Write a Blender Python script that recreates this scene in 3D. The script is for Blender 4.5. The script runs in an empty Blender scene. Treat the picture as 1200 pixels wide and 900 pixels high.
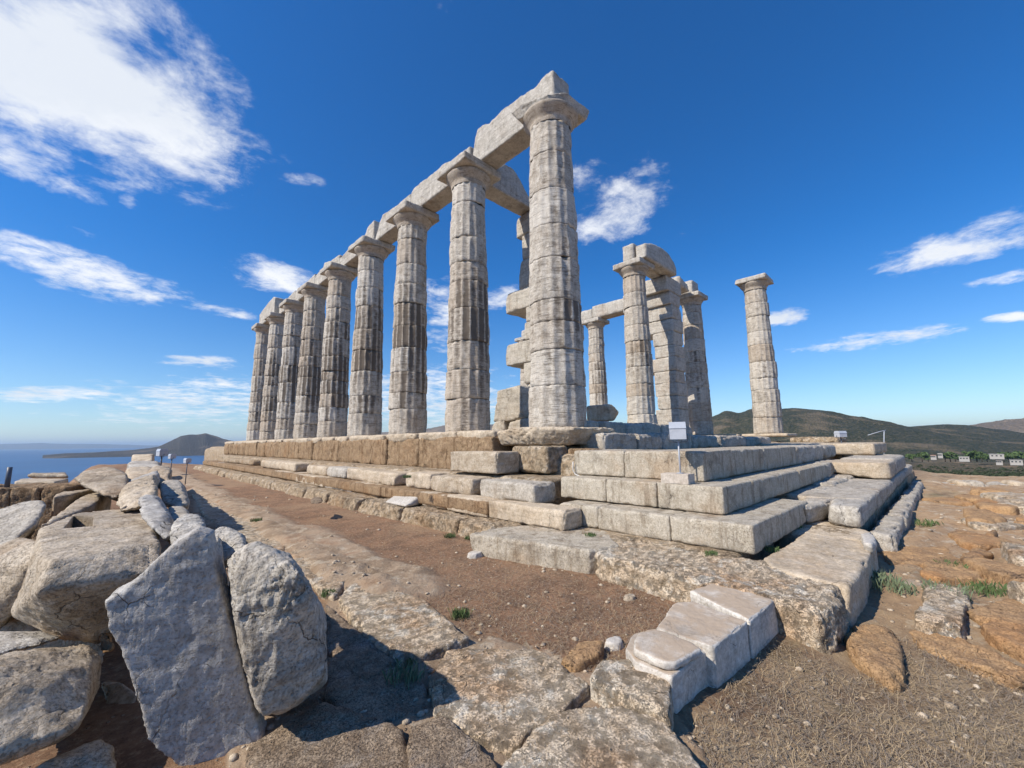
import bpy, bmesh, math, random
import numpy as np
from mathutils import Vector

random.seed(7)
RNG = np.random.default_rng(11)
scene = bpy.context.scene
COL = scene.collection

# ------------------------------------------------------------------ camera
FL, YAW, PITCH, ROLL = 486.0, 0.7697, 0.1399, -0.0109          # focal length in px of the 1200 px wide photograph
CAM = np.array([-5.567, -4.613, -0.226])
_f = np.array([math.sin(YAW)*math.cos(PITCH), math.cos(YAW)*math.cos(PITCH), math.sin(PITCH)])
_r = np.array([math.cos(YAW), -math.sin(YAW), 0.0]); _u = np.cross(_r, _f)
CR = _r*math.cos(ROLL)+_u*math.sin(ROLL); CU = -_r*math.sin(ROLL)+_u*math.cos(ROLL); CF = _f
cam_d = bpy.data.cameras.new('camera'); cam = bpy.data.objects.new('camera', cam_d); COL.objects.link(cam)
cam_d.sensor_fit = 'HORIZONTAL'; cam_d.sensor_width = 36; cam_d.lens = FL/1200*36
cam_d.clip_start = 0.05; cam_d.clip_end = 90000
from mathutils import Matrix
cam.matrix_world = Matrix(((CR[0], CU[0], -CF[0], CAM[0]), (CR[1], CU[1], -CF[1], CAM[1]), (CR[2], CU[2], -CF[2], CAM[2]), (0, 0, 0, 1)))
scene.camera = cam
# ------------------------------------------------------------------ sun, sky, exposure
SUN_AZ = math.atan2(-0.958, 0.287); SUN_EL = math.radians(43)
scene.view_settings.view_transform = 'Standard'; scene.view_settings.look = 'None'
scene.view_settings.gamma = 1; scene.view_settings.use_curve_mapping = False
scene.view_settings.exposure = 0.3
sd = bpy.data.lights.new('sun', 'SUN'); so = bpy.data.objects.new('sun', sd); COL.objects.link(so)
sd.energy = 4.6; sd.angle = math.radians(0.5); sd.color = (1.0, 0.925, 0.81)
sdir = Vector((math.sin(SUN_AZ)*math.cos(SUN_EL), math.cos(SUN_AZ)*math.cos(SUN_EL), math.sin(SUN_EL)))
so.rotation_euler = sdir.to_track_quat('Z', 'Y').to_euler(); so.location = (-20, 10, 30)

def ray(x, y): return CR*(x-600)/FL - CU*(y-450)/FL + CF
def onZ(x, y, z): d = ray(x, y); return CAM + d*((z-CAM[2])/d[2])
def onX(x, y, X): d = ray(x, y); return CAM + d*((X-CAM[0])/d[0])
def onY(x, y, Y): d = ray(x, y); return CAM + d*((Y-CAM[1])/d[1])
def atD(x, y, D): return CAM + ray(x, y)*D
def hdir(x, y):
    d = ray(x, y); h = math.hypot(d[0], d[1]); return d[0]/h, d[1]/h, d[2]/h

# ------------------------------------------------------------------ node helpers
class NT:
    def __init__(s, tree): s.t = tree; s.n = tree.nodes; s.l = tree.links
    def new(s, typ, **kw):
        n = s.n.new(typ)
        for k, v in kw.items(): setattr(n, k, v)
        return n
    def put(s, inp, v):
        if isinstance(v, bpy.types.NodeSocket): s.l.new(v, inp)
        else:
            if hasattr(inp.default_value, '__len__') and not hasattr(v, '__len__'): v = (v,)*len(inp.default_value)
            if hasattr(v, '__len__') and len(v) == 3 and len(inp.default_value) == 4: v = (*v, 1)
            inp.default_value = v
    def math(s, op, a, b=0.0, clamp=False, c=None):
        n = s.new('ShaderNodeMath', operation=op, use_clamp=clamp); s.put(n.inputs[0], a); s.put(n.inputs[1], b)
        if c is not None: s.put(n.inputs[2], c)
        return n.outputs[0]
    def vmath(s, op, a, b=(0, 0, 0)):
        n = s.new('ShaderNodeVectorMath', operation=op); s.put(n.inputs[0], a)
        if op == 'SCALE': s.put(n.inputs['Scale'], b)
        else: s.put(n.inputs[1], b)
        return n.outputs['Value'] if op in ('DOT_PRODUCT', 'LENGTH', 'DISTANCE') else n.outputs[0]
    def noise(s, vec, scale, detail=4, rough=.55, dist=0.0):
        n = s.new('ShaderNodeTexNoise'); s.put(n.inputs['Vector'], vec); s.put(n.inputs['Scale'], scale)
        n.inputs['Detail'].default_value = detail; n.inputs['Roughness'].default_value = rough; n.inputs['Distortion'].default_value = dist
        return n.outputs['Fac']
    def voro(s, vec, scale, feature='F1', out='Distance', rand=1.0):
        n = s.new('ShaderNodeTexVoronoi', feature=feature); s.put(n.inputs['Vector'], vec); s.put(n.inputs['Scale'], scale)
        n.inputs['Randomness'].default_value = rand
        return n.outputs[out]
    def ramp(s, v, a, b, lo=0.0, hi=1.0):
        n = s.new('ShaderNodeMapRange', interpolation_type='SMOOTHSTEP'); s.put(n.inputs[0], v)
        for i, q in zip((1, 2, 3, 4), (a, b, lo, hi)): n.inputs[i].default_value = q
        return n.outputs[0]
    def mix(s, f, a, b, mode='MIX'):
        n = s.new('ShaderNodeMix', data_type='RGBA', blend_type=mode); s.put(n.inputs[0], f); s.put(n.inputs[6], a); s.put(n.inputs[7], b)
        return n.outputs[2]
    def bump(s, h, strength, dist, nrm=None):
        n = s.new('ShaderNodeBump'); s.put(n.inputs['Height'], h); n.inputs['Strength'].default_value = strength; n.inputs['Distance'].default_value = dist
        if nrm is not None: s.put(n.inputs['Normal'], nrm)
        return n.outputs[0]

# ------------------------------------------------------------------ world
w = bpy.data.worlds.new('World'); scene.world = w; w.use_nodes = True
T = NT(w.node_tree); T.n.clear()
sky = T.new('ShaderNodeTexSky', sky_type='NISHITA'); sky.sun_disc = False
sky.sun_elevation = SUN_EL; sky.sun_rotation = SUN_AZ; sky.altitude = 60; sky.air_density = 1.0; sky.dust_density = 0.0; sky.ozone_density = 3.0
hs = T.new('ShaderNodeHueSaturation'); T.l.new(sky.outputs[0], hs.inputs['Color']); hs.inputs['Saturation'].default_value = 1.12; hs.inputs['Value'].default_value = 1.0
SKY_K = 0.108
tc = T.new('ShaderNodeTexCoord').outputs['Generated']
D = T.vmath('NORMALIZE', tc)
sx = T.new('ShaderNodeSeparateXYZ'); T.l.new(D, sx.inputs[0])
zz = T.math('ADD', T.math('MAXIMUM', sx.outputs[2], 0.0), 0.10)
inv = T.math('DIVIDE', 1.0, zz)
cp = T.vmath('SCALE', D, inv)                      # cloud-layer coordinates: flatten towards the horizon
n_big = T.noise(cp, 2.4, 9, .6, .1)
n_fine = T.noise(cp, 6.8, 9, .66, .2)
nz = T.math('ADD', T.math('MULTIPLY', n_big, .5), T.math('MULTIPLY', n_fine, .5))
def blob(x, y, hw, hh, ang, k):
    """an elliptical region of the sky (given by where it stands seen from the site), feathered by noise"""
    d = ray(x, y); d = d/np.linalg.norm(d)
    a = math.radians(ang)
    px = ray(x+math.cos(a)*hw, y-math.sin(a)*hw); px = px/np.linalg.norm(px)
    py = ray(x+math.sin(a)*hh, y+math.cos(a)*hh); py = py/np.linalg.norm(py)
    ex = px-d*(px@d); ey = py-d*(py@d); ex = ex/(ex@ex)*1.0; ey = ey - ex*0; ey = ey/(ey@ey)
    u = T.vmath('DOT_PRODUCT', D, tuple(ex)); v = T.vmath('DOT_PRODUCT', D, tuple(ey)); c = T.vmath('DOT_PRODUCT', D, tuple(d))
    r2 = T.math('ADD', T.math('MULTIPLY', u, u), T.math('MULTIPLY', v, v))
    m = T.math('SUBTRACT', 1.0, r2, clamp=True)
    m = T.math('MULTIPLY', m, T.math('GREATER_THAN', c, 0.2))
    return T.math('MULTIPLY', m, k)
BL = [(62, 75, 235, 165, 12, 1.12), (20, 175, 120, 60, 10, .8), (105, 322, 165, 30, -17, 1.0), (0, 300, 70, 34, -10, .8), (325, 328, 75, 26, -14, .9),
      (352, 210, 38, 12, 8, .62), (517, 12, 26, 22, 20, .52), (523, 85, 24, 14, 10, .44), (722, 238, 85, 52, 20, .76), (688, 205, 38, 34, 0, .72),
      (1130, 285, 165, 34, 13, .82), (1185, 325, 80, 13, 10, .7), (905, 374, 50, 13, 6, .8), (1010, 400, 135, 14, 7, .8), (1190, 371, 50, 8, 4, .7),
      (60, 462, 110, 13, 0, .85), (240, 424, 60, 9, 0, .62), (200, 457, 65, 12, 0, .78), (265, 366, 50, 10, -5, .6), (585, 350, 40, 18, 8, .7), (500, 380, 50, 40, 0, .52),
      (510, 470, 140, 60, 0, .72), (250, 470, 160, 44, 0, .66), (520, 370, 70, 60, 0, .64), (150, 235, 18, 10, -10, .5), (95, 272, 26, 8, -10, .5), (800, 280, 40, 20, 30, .42)]
mask = None
for b in BL:
    m = blob(*b); mask = m if mask is None else T.math('MAXIMUM', mask, m)
dens = T.math('ADD', T.math('MULTIPLY', mask, .52), T.math('MULTIPLY', T.math('SUBTRACT', nz, .60), 1.9))
alpha = T.ramp(dens, -.04, .40); alpha = T.math('MULTIPLY', alpha, T.ramp(mask, 0.0, .12))
alpha = T.math('MULTIPLY', alpha, .96)
shade = T.ramp(T.math('ADD', T.noise(cp, 1.3, 4, .5), T.math('MULTIPLY', dens, .5)), .42, .85)
ccol = T.mix(shade, (1.0, 1.0, 1.0), (.74, .78, .84))
skt = T.mix(T.ramp(sx.outputs[2], 0.0, .42), (.80, .93, 1.10), (.22, .76, 1.18)); skc = T.mix(1.0, hs.outputs[0], skt, 'MULTIPLY')
bg1 = T.new('ShaderNodeBackground'); T.l.new(skc, bg1.inputs['Color']); bg1.inputs['Strength'].default_value = SKY_K
bg2 = T.new('ShaderNodeBackground'); T.l.new(ccol, bg2.inputs['Color']); bg2.inputs['Strength'].default_value = .93
ms = T.new('ShaderNodeMixShader'); T.l.new(alpha, ms.inputs[0]); T.l.new(bg1.outputs[0], ms.inputs[1]); T.l.new(bg2.outputs[0], ms.inputs[2])
wo = T.new('ShaderNodeOutputWorld'); T.l.new(ms.outputs[0], wo.inputs['Surface'])

# ------------------------------------------------------------------ numpy noise
def _hash(ix, iy, iz, seed):
    h = (ix.astype(np.int64)*374761393 + iy.astype(np.int64)*668265263 + iz.astype(np.int64)*2147483647*3 + seed*974634777) & 0xffffffff
    h = ((h ^ (h >> 13))*1274126177) & 0xffffffff
    h = ((h ^ (h >> 16))*2246822519) & 0xffffffff
    return ((h ^ (h >> 15)) & 0xffffff)/float(0xffffff)
def vnoise(P, seed=0):
    P = np.asarray(P, float); F = np.floor(P); t = P-F; t = t*t*t*(t*(t*6-15)+10); I = F.astype(np.int64)
    out = 0
    for dx in (0, 1):
        wx = t[:, 0] if dx else 1-t[:, 0]
        for dy in (0, 1):
            wy = t[:, 1] if dy else 1-t[:, 1]
            for dz in (0, 1):
                wz = t[:, 2] if dz else 1-t[:, 2]
                out = out + wx*wy*wz*_hash(I[:, 0]+dx, I[:, 1]+dy, I[:, 2]+dz, seed)
    return out*2-1
def fbm(P, f=1.0, oct=4, g=.5, seed=0, ridge=False):
    P = np.asarray(P, float)*f; a = 1.0; s = 0; tot = 0
    for o in range(oct):
        n = vnoise(P+o*17.3, seed+o)
        if ridge: n = 1-2*np.abs(n)
        s = s+a*n; tot += a; a *= g; P = P*2.03
    return s/tot

# ------------------------------------------------------------------ object helpers
def tag(o, label=None, cat=None, group=None, kind=None):
    if label: o['label'] = label
    if cat: o['category'] = cat
    if group: o['group'] = group
    if kind: o['kind'] = kind
    return o
def empty(name, loc, label, cat, group=None):
    o = bpy.data.objects.new(name, None); COL.objects.link(o); o.location = loc; o.empty_display_size = .2
    return tag(o, label, cat, group)
def link(name, me, mat, parent=None, smooth=True):
    if mat is not None: me.materials.clear(); me.materials.append(mat)
    o = bpy.data.objects.new(name, me); COL.objects.link(o)
    if smooth: me.polygons.foreach_set('use_smooth', [True]*len(me.polygons))
    if parent is not None:
        o.parent = parent
        o.matrix_parent_inverse = Matrix.Translation(-Vector(parent.location))
    return o
def mesh_np(name, V, F):
    me = bpy.data.meshes.new(name); V = np.asarray(V, np.float32); F = np.asarray(F, np.int32)
    me.vertices.add(len(V)); me.vertices.foreach_set('co', V.ravel())
    k = F.shape[1]; me.loops.add(F.size); me.loops.foreach_set('vertex_index', F.ravel())
    me.polygons.add(len(F)); me.polygons.foreach_set('loop_start', np.arange(0, F.size, k, dtype=np.int32))
    me.polygons.foreach_set('loop_total', np.full(len(F), k, np.int32))
    me.update(calc_edges=True); me.validate(); return me
def setattr_f(me, name, vals):
    a = me.attributes.new(name, 'FLOAT', 'POINT'); a.data.foreach_set('value', np.asarray(vals, np.float32))
def bm_to_mesh(bm, name='m'):
    bmesh.ops.recalc_face_normals(bm, faces=bm.faces)
    me = bpy.data.meshes.new(name); bm.to_mesh(me); bm.free(); return me
def remeshed(me, voxel):
    o = bpy.data.objects.new('tmp', me); COL.objects.link(o)
    m = o.modifiers.new('r', 'REMESH'); m.mode = 'VOXEL'; m.voxel_size = voxel
    dg = bpy.context.evaluated_depsgraph_get(); dg.update()
    me2 = bpy.data.meshes.new_from_object(o.evaluated_get(dg))
    bpy.data.objects.remove(o); bpy.data.meshes.remove(me)
    return me2
SEED = [0]
def roughen(me, amp, freq, smooth_it=3, edge=0.0, strat=0.0):
    """wear a remeshed block: soften its edges, then push its surface with 3D noise"""
    n = len(me.vertices); V = np.empty(n*3, np.float32); me.vertices.foreach_get('co', V); V = V.reshape(-1, 3).astype(float)
    E = np.empty(len(me.edges)*2, np.int32); me.edges.foreach_get('vertices', E); E = E.reshape(-1, 2)
    deg = np.bincount(E.ravel(), minlength=n).astype(float)[:, None]; deg[deg == 0] = 1
    V0 = V.copy()
    for _ in range(smooth_it):
        A = np.zeros_like(V)
        for c in range(3):
            A[:, c] = np.bincount(E[:, 0], V[E[:, 1], c], n)+np.bincount(E[:, 1], V[E[:, 0], c], n)
        V = V*.4+A/deg*.6
    wear = np.linalg.norm(V-V0, axis=1)                       # large on edges and corners
    me.vertices.foreach_set('co', V.astype(np.float32).ravel()); me.update()
    N = np.empty(n*3, np.float32); me.vertex_normals.foreach_get('vector', N); N = N.reshape(-1, 3)
    SEED[0] += 1; s = SEED[0]*13 % 9973; off = np.array([s*1.37, s*.71, s*.33])
    P = V+off
    d = amp*(.55*fbm(P, freq, 4, .55, s)+.45*fbm(P, freq*2.1, 4, .6, s+2, ridge=True)+.25*fbm(P, freq*8, 2, .6, s+6))
    pit = fbm(P, freq*5, 3, .6, s+5); d -= amp*.8*np.clip(pit-.15, 0, 1)
    if strat: d += strat*fbm(P*np.array([.6, .6, 5.0]), 1.6, 3, .6, s+9)
    if edge:
        we = np.clip(wear/(wear.max()+1e-9), 0, 1)
        d -= edge*we*np.clip(.08+2.2*np.clip(fbm(P, freq*1.4, 4, .6, s+3), 0, 1), 0, 1.5)
    V = V+N*d[:, None]
    me.vertices.foreach_set('co', V.astype(np.float32).ravel()); me.update()
    return me
def hull_mesh(pts):
    bm = bmesh.new()
    for p in pts: bm.verts.new(tuple(float(c) for c in p))
    r = bmesh.ops.convex_hull(bm, input=bm.verts)
    bmesh.ops.delete(bm, geom=[v for v in bm.verts if not v.link_faces], context='VERTS')
    return bm_to_mesh(bm)
def prism_mesh(front, back):
    bm = bmesh.new(); a = [bm.verts.new(tuple(map(float, p))) for p in front]; b = [bm.verts.new(tuple(map(float, p))) for p in back]
    bm.faces.new(a); bm.faces.new(b[::-1]); n = len(a)
    for i in range(n): bm.faces.new((a[i], b[i], b[(i+1) % n], a[(i+1) % n]))
    bmesh.ops.triangulate(bm, faces=bm.faces); return bm_to_mesh(bm)
def jit(pts, j):
    return [np.asarray(p, float)+RNG.uniform(-j, j, 3) for p in pts]
def autovox(me, v=None):
    co = np.empty(len(me.vertices)*3, np.float32); me.vertices.foreach_get('co', co); co = co.reshape(-1, 3)
    d = np.linalg.norm(co.mean(0)-CAM); size = (co.max(0)-co.min(0))
    vv = v or max(.010, min(.09, d*.0030)); return min(vv, max(size.min()/4, .006))
def stone(name, me, mat, parent=None, amp=.012, freq=4, sm=3, edge=.03, voxel=None, strat=0.0, chips=0, cf=.16):
    if chips: me = chipped(me, chips, cf)
    me = remeshed(me, autovox(me, voxel)); roughen(me, amp, freq, max(1, sm-2), edge, strat)
    return link(name, me, mat, parent)
def chipped(me, n, frac):
    bm = bmesh.new(); bm.from_mesh(me)
    for _ in range(n):
        vs = np.array([v.co[:] for v in bm.verts]); c = vs.mean(0); size = (vs.max(0)-vs.min(0)).min(); v = vs[RNG.integers(len(vs))]
        d = (v-c); d = d/(np.linalg.norm(d)+1e-9); d = d+RNG.normal(size=3)*.35; d = d/np.linalg.norm(d)
        far_ = (vs@d).max(); co = d*(far_-size*RNG.uniform(.25, 1.0)*frac)
        r_ = bmesh.ops.bisect_plane(bm, geom=bm.verts[:]+bm.edges[:]+bm.faces[:], plane_co=co, plane_no=d, clear_outer=True)
        vs = [tuple(v.co) for v in bm.verts]; bm.free(); bm = bmesh.new()
        for q in vs: bm.verts.new(q)
        bmesh.ops.convex_hull(bm, input=bm.verts); bmesh.ops.delete(bm, geom=[v for v in bm.verts if not v.link_faces], context='VERTS')
    bpy.data.meshes.remove(me); return bm_to_mesh(bm)
def slab_pts(top, zt, zb, inset=0.0):
    """plan corners (x,y) -> the points of a block between two heights"""
    c = np.mean([t[:2] for t in top], 0)
    out = []
    for t in top:
        q = np.array(t[:2]); zq = t[2] if len(t) > 2 else zt
        out.append((q[0], q[1], zq)); qb = q+(c-q)*inset; out.append((qb[0], qb[1], zb))
    return out
def boxp(x0, x1, y0, y1, z0, z1): return [(x, y, z) for x in (x0, x1) for y in (y0, y1) for z in (z0, z1)]
def Z(pts, z): return [tuple(onZ(x, y, z)) for x, y in pts]

# ------------------------------------------------------------------ materials
def new_mat(name):
    m = bpy.data.materials.new(name); m.use_nodes = True; t = NT(m.node_tree); t.n.clear()
    out = t.new('ShaderNodeOutputMaterial'); b = t.new('ShaderNodeBsdfPrincipled'); t.l.new(b.outputs[0], out.inputs[0])
    b.inputs['Roughness'].default_value = .85; b.inputs['Specular IOR Level'].default_value = .25
    return m, t, b
def stone_mat(name, c1, c2, stain=(.10, .085, .07), stain_amt=.35, rust=(.42, .24, .11), rust_amt=.25, sc=1.0, pit=.5, bump=.5, bd=.02, attr=False, band=0.0, dark=.5, lich=0.0, top=None, brot=(.18, .1, 0), run=0.0, crk=(.48, .60)):
    m, t, b = new_mat(name)
    pos = t.new('ShaderNodeNewGeometry').outputs['Position']
    n1 = t.noise(pos, 1.1*sc, 6, .62); n2 = t.noise(pos, 7*sc, 7, .65, .3); n3 = t.noise(pos, 38*sc, 5, .7); n4 = t.noise(pos, 2.7*sc, 8, .7, .6)
    col = t.mix(t.ramp(n2, .32, .68), c1, c2)
    col = t.mix(t.math('MULTIPLY', t.ramp(n1, .50, .72), rust_amt), col, rust)
    stm = t.math('MULTIPLY', t.ramp(n4, .52, .66), stain_amt)
    col = t.mix(stm, col, stain)
    if band:
        mp = t.new('ShaderNodeMapping'); t.l.new(pos, mp.inputs[0]); mp.inputs['Scale'].default_value = (.8, .8, 9); mp.inputs['Rotation'].default_value = brot
        nb = t.noise(mp.outputs[0], 2.0*sc, 5, .6, .4); col = t.mix(t.math('MULTIPLY', t.ramp(nb, .5, .68), band), col, stain)
    nd = t.new('ShaderNodeTexNoise'); t.l.new(pos, nd.inputs['Vector']); nd.inputs['Scale'].default_value = 3.0; nd.inputs['Detail'].default_value = 5
    wv = t.vmath('ADD', pos, t.vmath('SCALE', nd.outputs['Color'], .45))
    ck = t.math('MULTIPLY', t.ramp(t.voro(wv, 2.3*sc, 'DISTANCE_TO_EDGE'), .0, .007, 1, 0), t.ramp(n4, *crk))
    col = t.mix(t.math('MULTIPLY', ck, .75), col, (.07, .055, .04))
    # small pits and lichen specks
    v = t.voro(pos, 26*sc); sp = t.math('MULTIPLY', t.ramp(v, .0, .22, 1, 0), t.ramp(n2, .45, .6))
    col = t.mix(t.math('MULTIPLY', sp, pit*.55), col, stain)
    col = t.mix(t.ramp(n3, .35, .65, 0, .6), col, t.mix(1.0, col, (.55, .52, .48), 'MULTIPLY'))
    if attr:
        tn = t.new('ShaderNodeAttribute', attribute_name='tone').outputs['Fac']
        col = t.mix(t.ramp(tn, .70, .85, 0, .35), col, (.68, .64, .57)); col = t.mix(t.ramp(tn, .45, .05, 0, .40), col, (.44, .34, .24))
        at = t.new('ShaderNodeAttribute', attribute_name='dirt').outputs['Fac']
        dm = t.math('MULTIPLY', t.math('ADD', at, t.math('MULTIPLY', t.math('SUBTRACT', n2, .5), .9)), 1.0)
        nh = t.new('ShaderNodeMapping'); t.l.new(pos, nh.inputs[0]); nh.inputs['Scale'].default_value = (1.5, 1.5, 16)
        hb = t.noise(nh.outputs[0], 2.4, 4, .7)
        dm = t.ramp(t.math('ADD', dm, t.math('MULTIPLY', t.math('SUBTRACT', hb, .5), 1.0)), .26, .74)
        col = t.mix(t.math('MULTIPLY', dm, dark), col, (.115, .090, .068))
    if run:
        mr = t.new('ShaderNodeMapping'); t.l.new(pos, mr.inputs[0]); mr.inputs['Scale'].default_value = (1, 1, .16)
        nr_ = t.noise(mr.outputs[0], 9, 6, .7, .2); col = t.mix(t.math('MULTIPLY', t.ramp(nr_, .50, .66), run), col, t.mix(1.0, col, (.42, .36, .30), 'MULTIPLY'))
    n5 = t.noise(pos, 95*sc, 4, .7); col = t.mix(t.math('MULTIPLY', t.ramp(n5, .52, .66), .2+.35*pit), col, t.mix(1.0, col, (.46, .40, .34), 'MULTIPLY'))
    if lich:
        nl = t.noise(pos, 4.3*sc, 9, .75, .15); col = t.mix(t.math('MULTIPLY', t.ramp(nl, .52, .60), lich), col, (.74, .67, .55))
        nk = t.noise(pos, 13*sc, 9, .78, .1); col = t.mix(t.math('MULTIPLY', t.ramp(nk, .56, .68), lich*.6), col, (.13, .09, .06))
    if top:
        gn = t.new('ShaderNodeNewGeometry').outputs['Normal']; sn = t.new('ShaderNodeSeparateXYZ'); t.l.new(gn, sn.inputs[0])
        col = t.mix(t.math('MULTIPLY', t.ramp(sn.outputs[2], .80, .98), t.ramp(t.noise(pos, 5, 5, .6), .35, .55, .35, .9)), col, top)
    if attr:
        hb2 = t.new('ShaderNodeMapping'); t.l.new(pos, hb2.inputs[0]); hb2.inputs['Scale'].default_value = (1.6, 1.6, 22)
        hl = t.noise(hb2.outputs[0], 2.6, 5, .7, .3)
        col = t.mix(t.math('MULTIPLY', t.ramp(hl, .52, .64), .68), col, (.15, .115, .085))
    t.l.new(col, b.inputs['Base Color'])
    h = t.math('ADD', t.math('MULTIPLY', n2, .9), t.math('MULTIPLY', n3, .35))
    h = t.math('SUBTRACT', h, t.math('MULTIPLY', sp, pit)); h = t.math('SUBTRACT', h, t.math('MULTIPLY', ck, .8))
    h = t.math('SUBTRACT', h, t.math('MULTIPLY', t.ramp(n5, .5, .7), .5*pit))
    if band: h = t.math('ADD', h, t.math('MULTIPLY', nb, .6))
    if attr: h = t.math('SUBTRACT', h, t.math('MULTIPLY', t.ramp(hl, .5, .7), .9))
    if lich: h = t.math('SUBTRACT', h, t.math('MULTIPLY', t.ramp(nk, .5, .66), .9))
    t.l.new(t.bump(h, bump, bd), b.inputs['Normal'])
    return m
M = {}
M['column'] = stone_mat('weathered_column_marble', (.68, .625, .54), (.50, .445, .37), stain=(.12, .10, .08), stain_amt=.35, rust=(.40, .27, .16), rust_amt=.35, pit=.3, bump=.5, bd=.015, attr=True, dark=.88, run=.35)
M['beam'] = stone_mat('grey_beam_marble', (.68, .635, .56), (.53, .485, .415), stain_amt=.25, rust_amt=.25, pit=.45, bump=.8, bd=.025, band=.30, run=.35, crk=(.44, .54))
M['marble'] = stone_mat('pale_block_marble', (.66, .56, .43), (.52, .42, .30), stain_amt=.30, rust=(.40, .26, .14), rust_amt=.45, pit=.4, bump=.6, bd=.02, band=.22)
M['white'] = stone_mat('clean_white_marble', (.62, .585, .53), (.52, .48, .42), stain_amt=.10, rust_amt=.06, pit=.15, bump=.2, bd=.006)
M['greyblock'] = stone_mat('grey_marble', (.64, .585, .50), (.48, .43, .355), stain_amt=.35, rust=(.42, .28, .15), rust_amt=.35, pit=.55, bump=.8, bd=.02, band=.25, run=.35)
M['blueslab'] = stone_mat('blue_grey_marble', (.58, .55, .50), (.45, .42, .38), stain=(.16, .15, .14), stain_amt=.35, rust=(.36, .27, .18), rust_amt=.3, pit=.4, bump=.8, bd=.016, band=.30, brot=(.5, 1.15, .3))
M['heap'] = stone_mat('tan_marble', (.64, .55, .43), (.45, .36, .255), stain=(.13, .09, .055), stain_amt=.45, rust=(.36, .20, .09), rust_amt=.45, pit=.5, bump=.8, bd=.022, band=.22)
M['restored'] = stone_mat('pitted_cream_stone', (.65, .585, .475), (.51, .445, .345), stain=(.17, .14, .11), stain_amt=.38, rust=(.46, .29, .15), rust_amt=.45, pit=1.0, bump=.8, bd=.014, sc=1.3, run=.6, crk=(.52, .62))
M['poros'] = stone_mat('brown_poros', (.52, .37, .225), (.38, .255, .15), stain=(.12, .08, .05), stain_amt=.4, rust=(.45, .24, .10), rust_amt=.4, pit=.9, bump=1.0, bd=.04, run=.85)
M['found'] = stone_mat('rough_foundation_stone', (.60, .48, .335), (.45, .335, .215), stain=(.13, .10, .07), stain_amt=.45, rust=(.42, .24, .11), rust_amt=.5, pit=.6, bump=1.0, bd=.03, lich=.35)
M['paving'] = stone_mat('lichen_paving_stone', (.80, .67, .50), (.64, .49, .33), stain=(.22, .16, .105), stain_amt=.4, rust=(.60, .33, .15), rust_amt=.65, pit=.5, bump=1.0, bd=.035, sc=1.2, lich=.8)
M['pavdark'] = stone_mat('dark_crusted_stone', (.44, .34, .24), (.27, .195, .13), stain=(.42, .38, .34), stain_amt=.55, rust=(.27, .14, .065), rust_amt=.5, pit=.8, bump=1.0, bd=.03, sc=1.5)
M['piece'] = stone_mat('white_marble_brown_top', (.74, .70, .63), (.60, .565, .50), stain_amt=.3, rust_amt=.15, pit=.45, bump=.45, bd=.010, band=.35, top=(.42, .32, .225), crk=(.46, .56))
M['bedrock'] = stone_mat('orange_bedrock', (.55, .35, .18), (.40, .25, .135), stain=(.10, .07, .045), stain_amt=.45, rust=(.50, .25, .10), rust_amt=.6, pit=.35, bump=.9, bd=.03, sc=1.2)
def plain(name, c, rough=.5, metal=0.0, bumpy=0.0):
    m, t, b = new_mat(name); pos = t.new('ShaderNodeNewGeometry').outputs['Position']
    n = t.noise(pos, 18, 5, .6); col = t.mix(t.ramp(n, .35, .7, 0, .35), c, tuple(q*.7 for q in c)); t.l.new(col, b.inputs['Base Color'])
    b.inputs['Roughness'].default_value = rough; b.inputs['Metallic'].default_value = metal
    if bumpy: t.l.new(t.bump(n, bumpy, .01), b.inputs['Normal'])
    return m
M['lamp'] = plain('lamp_grey_metal', (.46, .48, .52), .45, .0)
M['lampdark'] = plain('lamp_dark_metal', (.10, .11, .13), .4)
M['lamppale'] = plain('lamp_pale_cap', (.44, .47, .52), .4)
M['conduit'] = plain('pale_conduit', (.60, .57, .52), .5)
M['plinth'] = stone_mat('cast_plinth', (.62, .55, .47), (.56, .49, .41), stain_amt=.05, rust_amt=.1, pit=.1, bump=.1, bd=.004)
M['house'] = plain('white_render', (.44, .41, .37), .8)
M['roof'] = plain('red_tile', (.34, .13, .07), .8)
M['win'] = plain('dark_window', (.03, .035, .04), .3)
M['leaf'] = plain('olive_leaf', (.10, .15, .05), .7)
M['leafb'] = plain('shrub_leaf', (.055, .07, .035), .8)
M['grass'] = plain('green_grass', (.10, .15, .055), .7)
M['sage'] = plain('grey_green_herb', (.17, .21, .12), .8)
M['straw'] = plain('dry_straw', (.46, .345, .205), .8)
M['straw2'] = plain('grey_straw', (.25, .20, .15), .8)
M['bark'] = plain('bark', (.10, .075, .05), .9)

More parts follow.
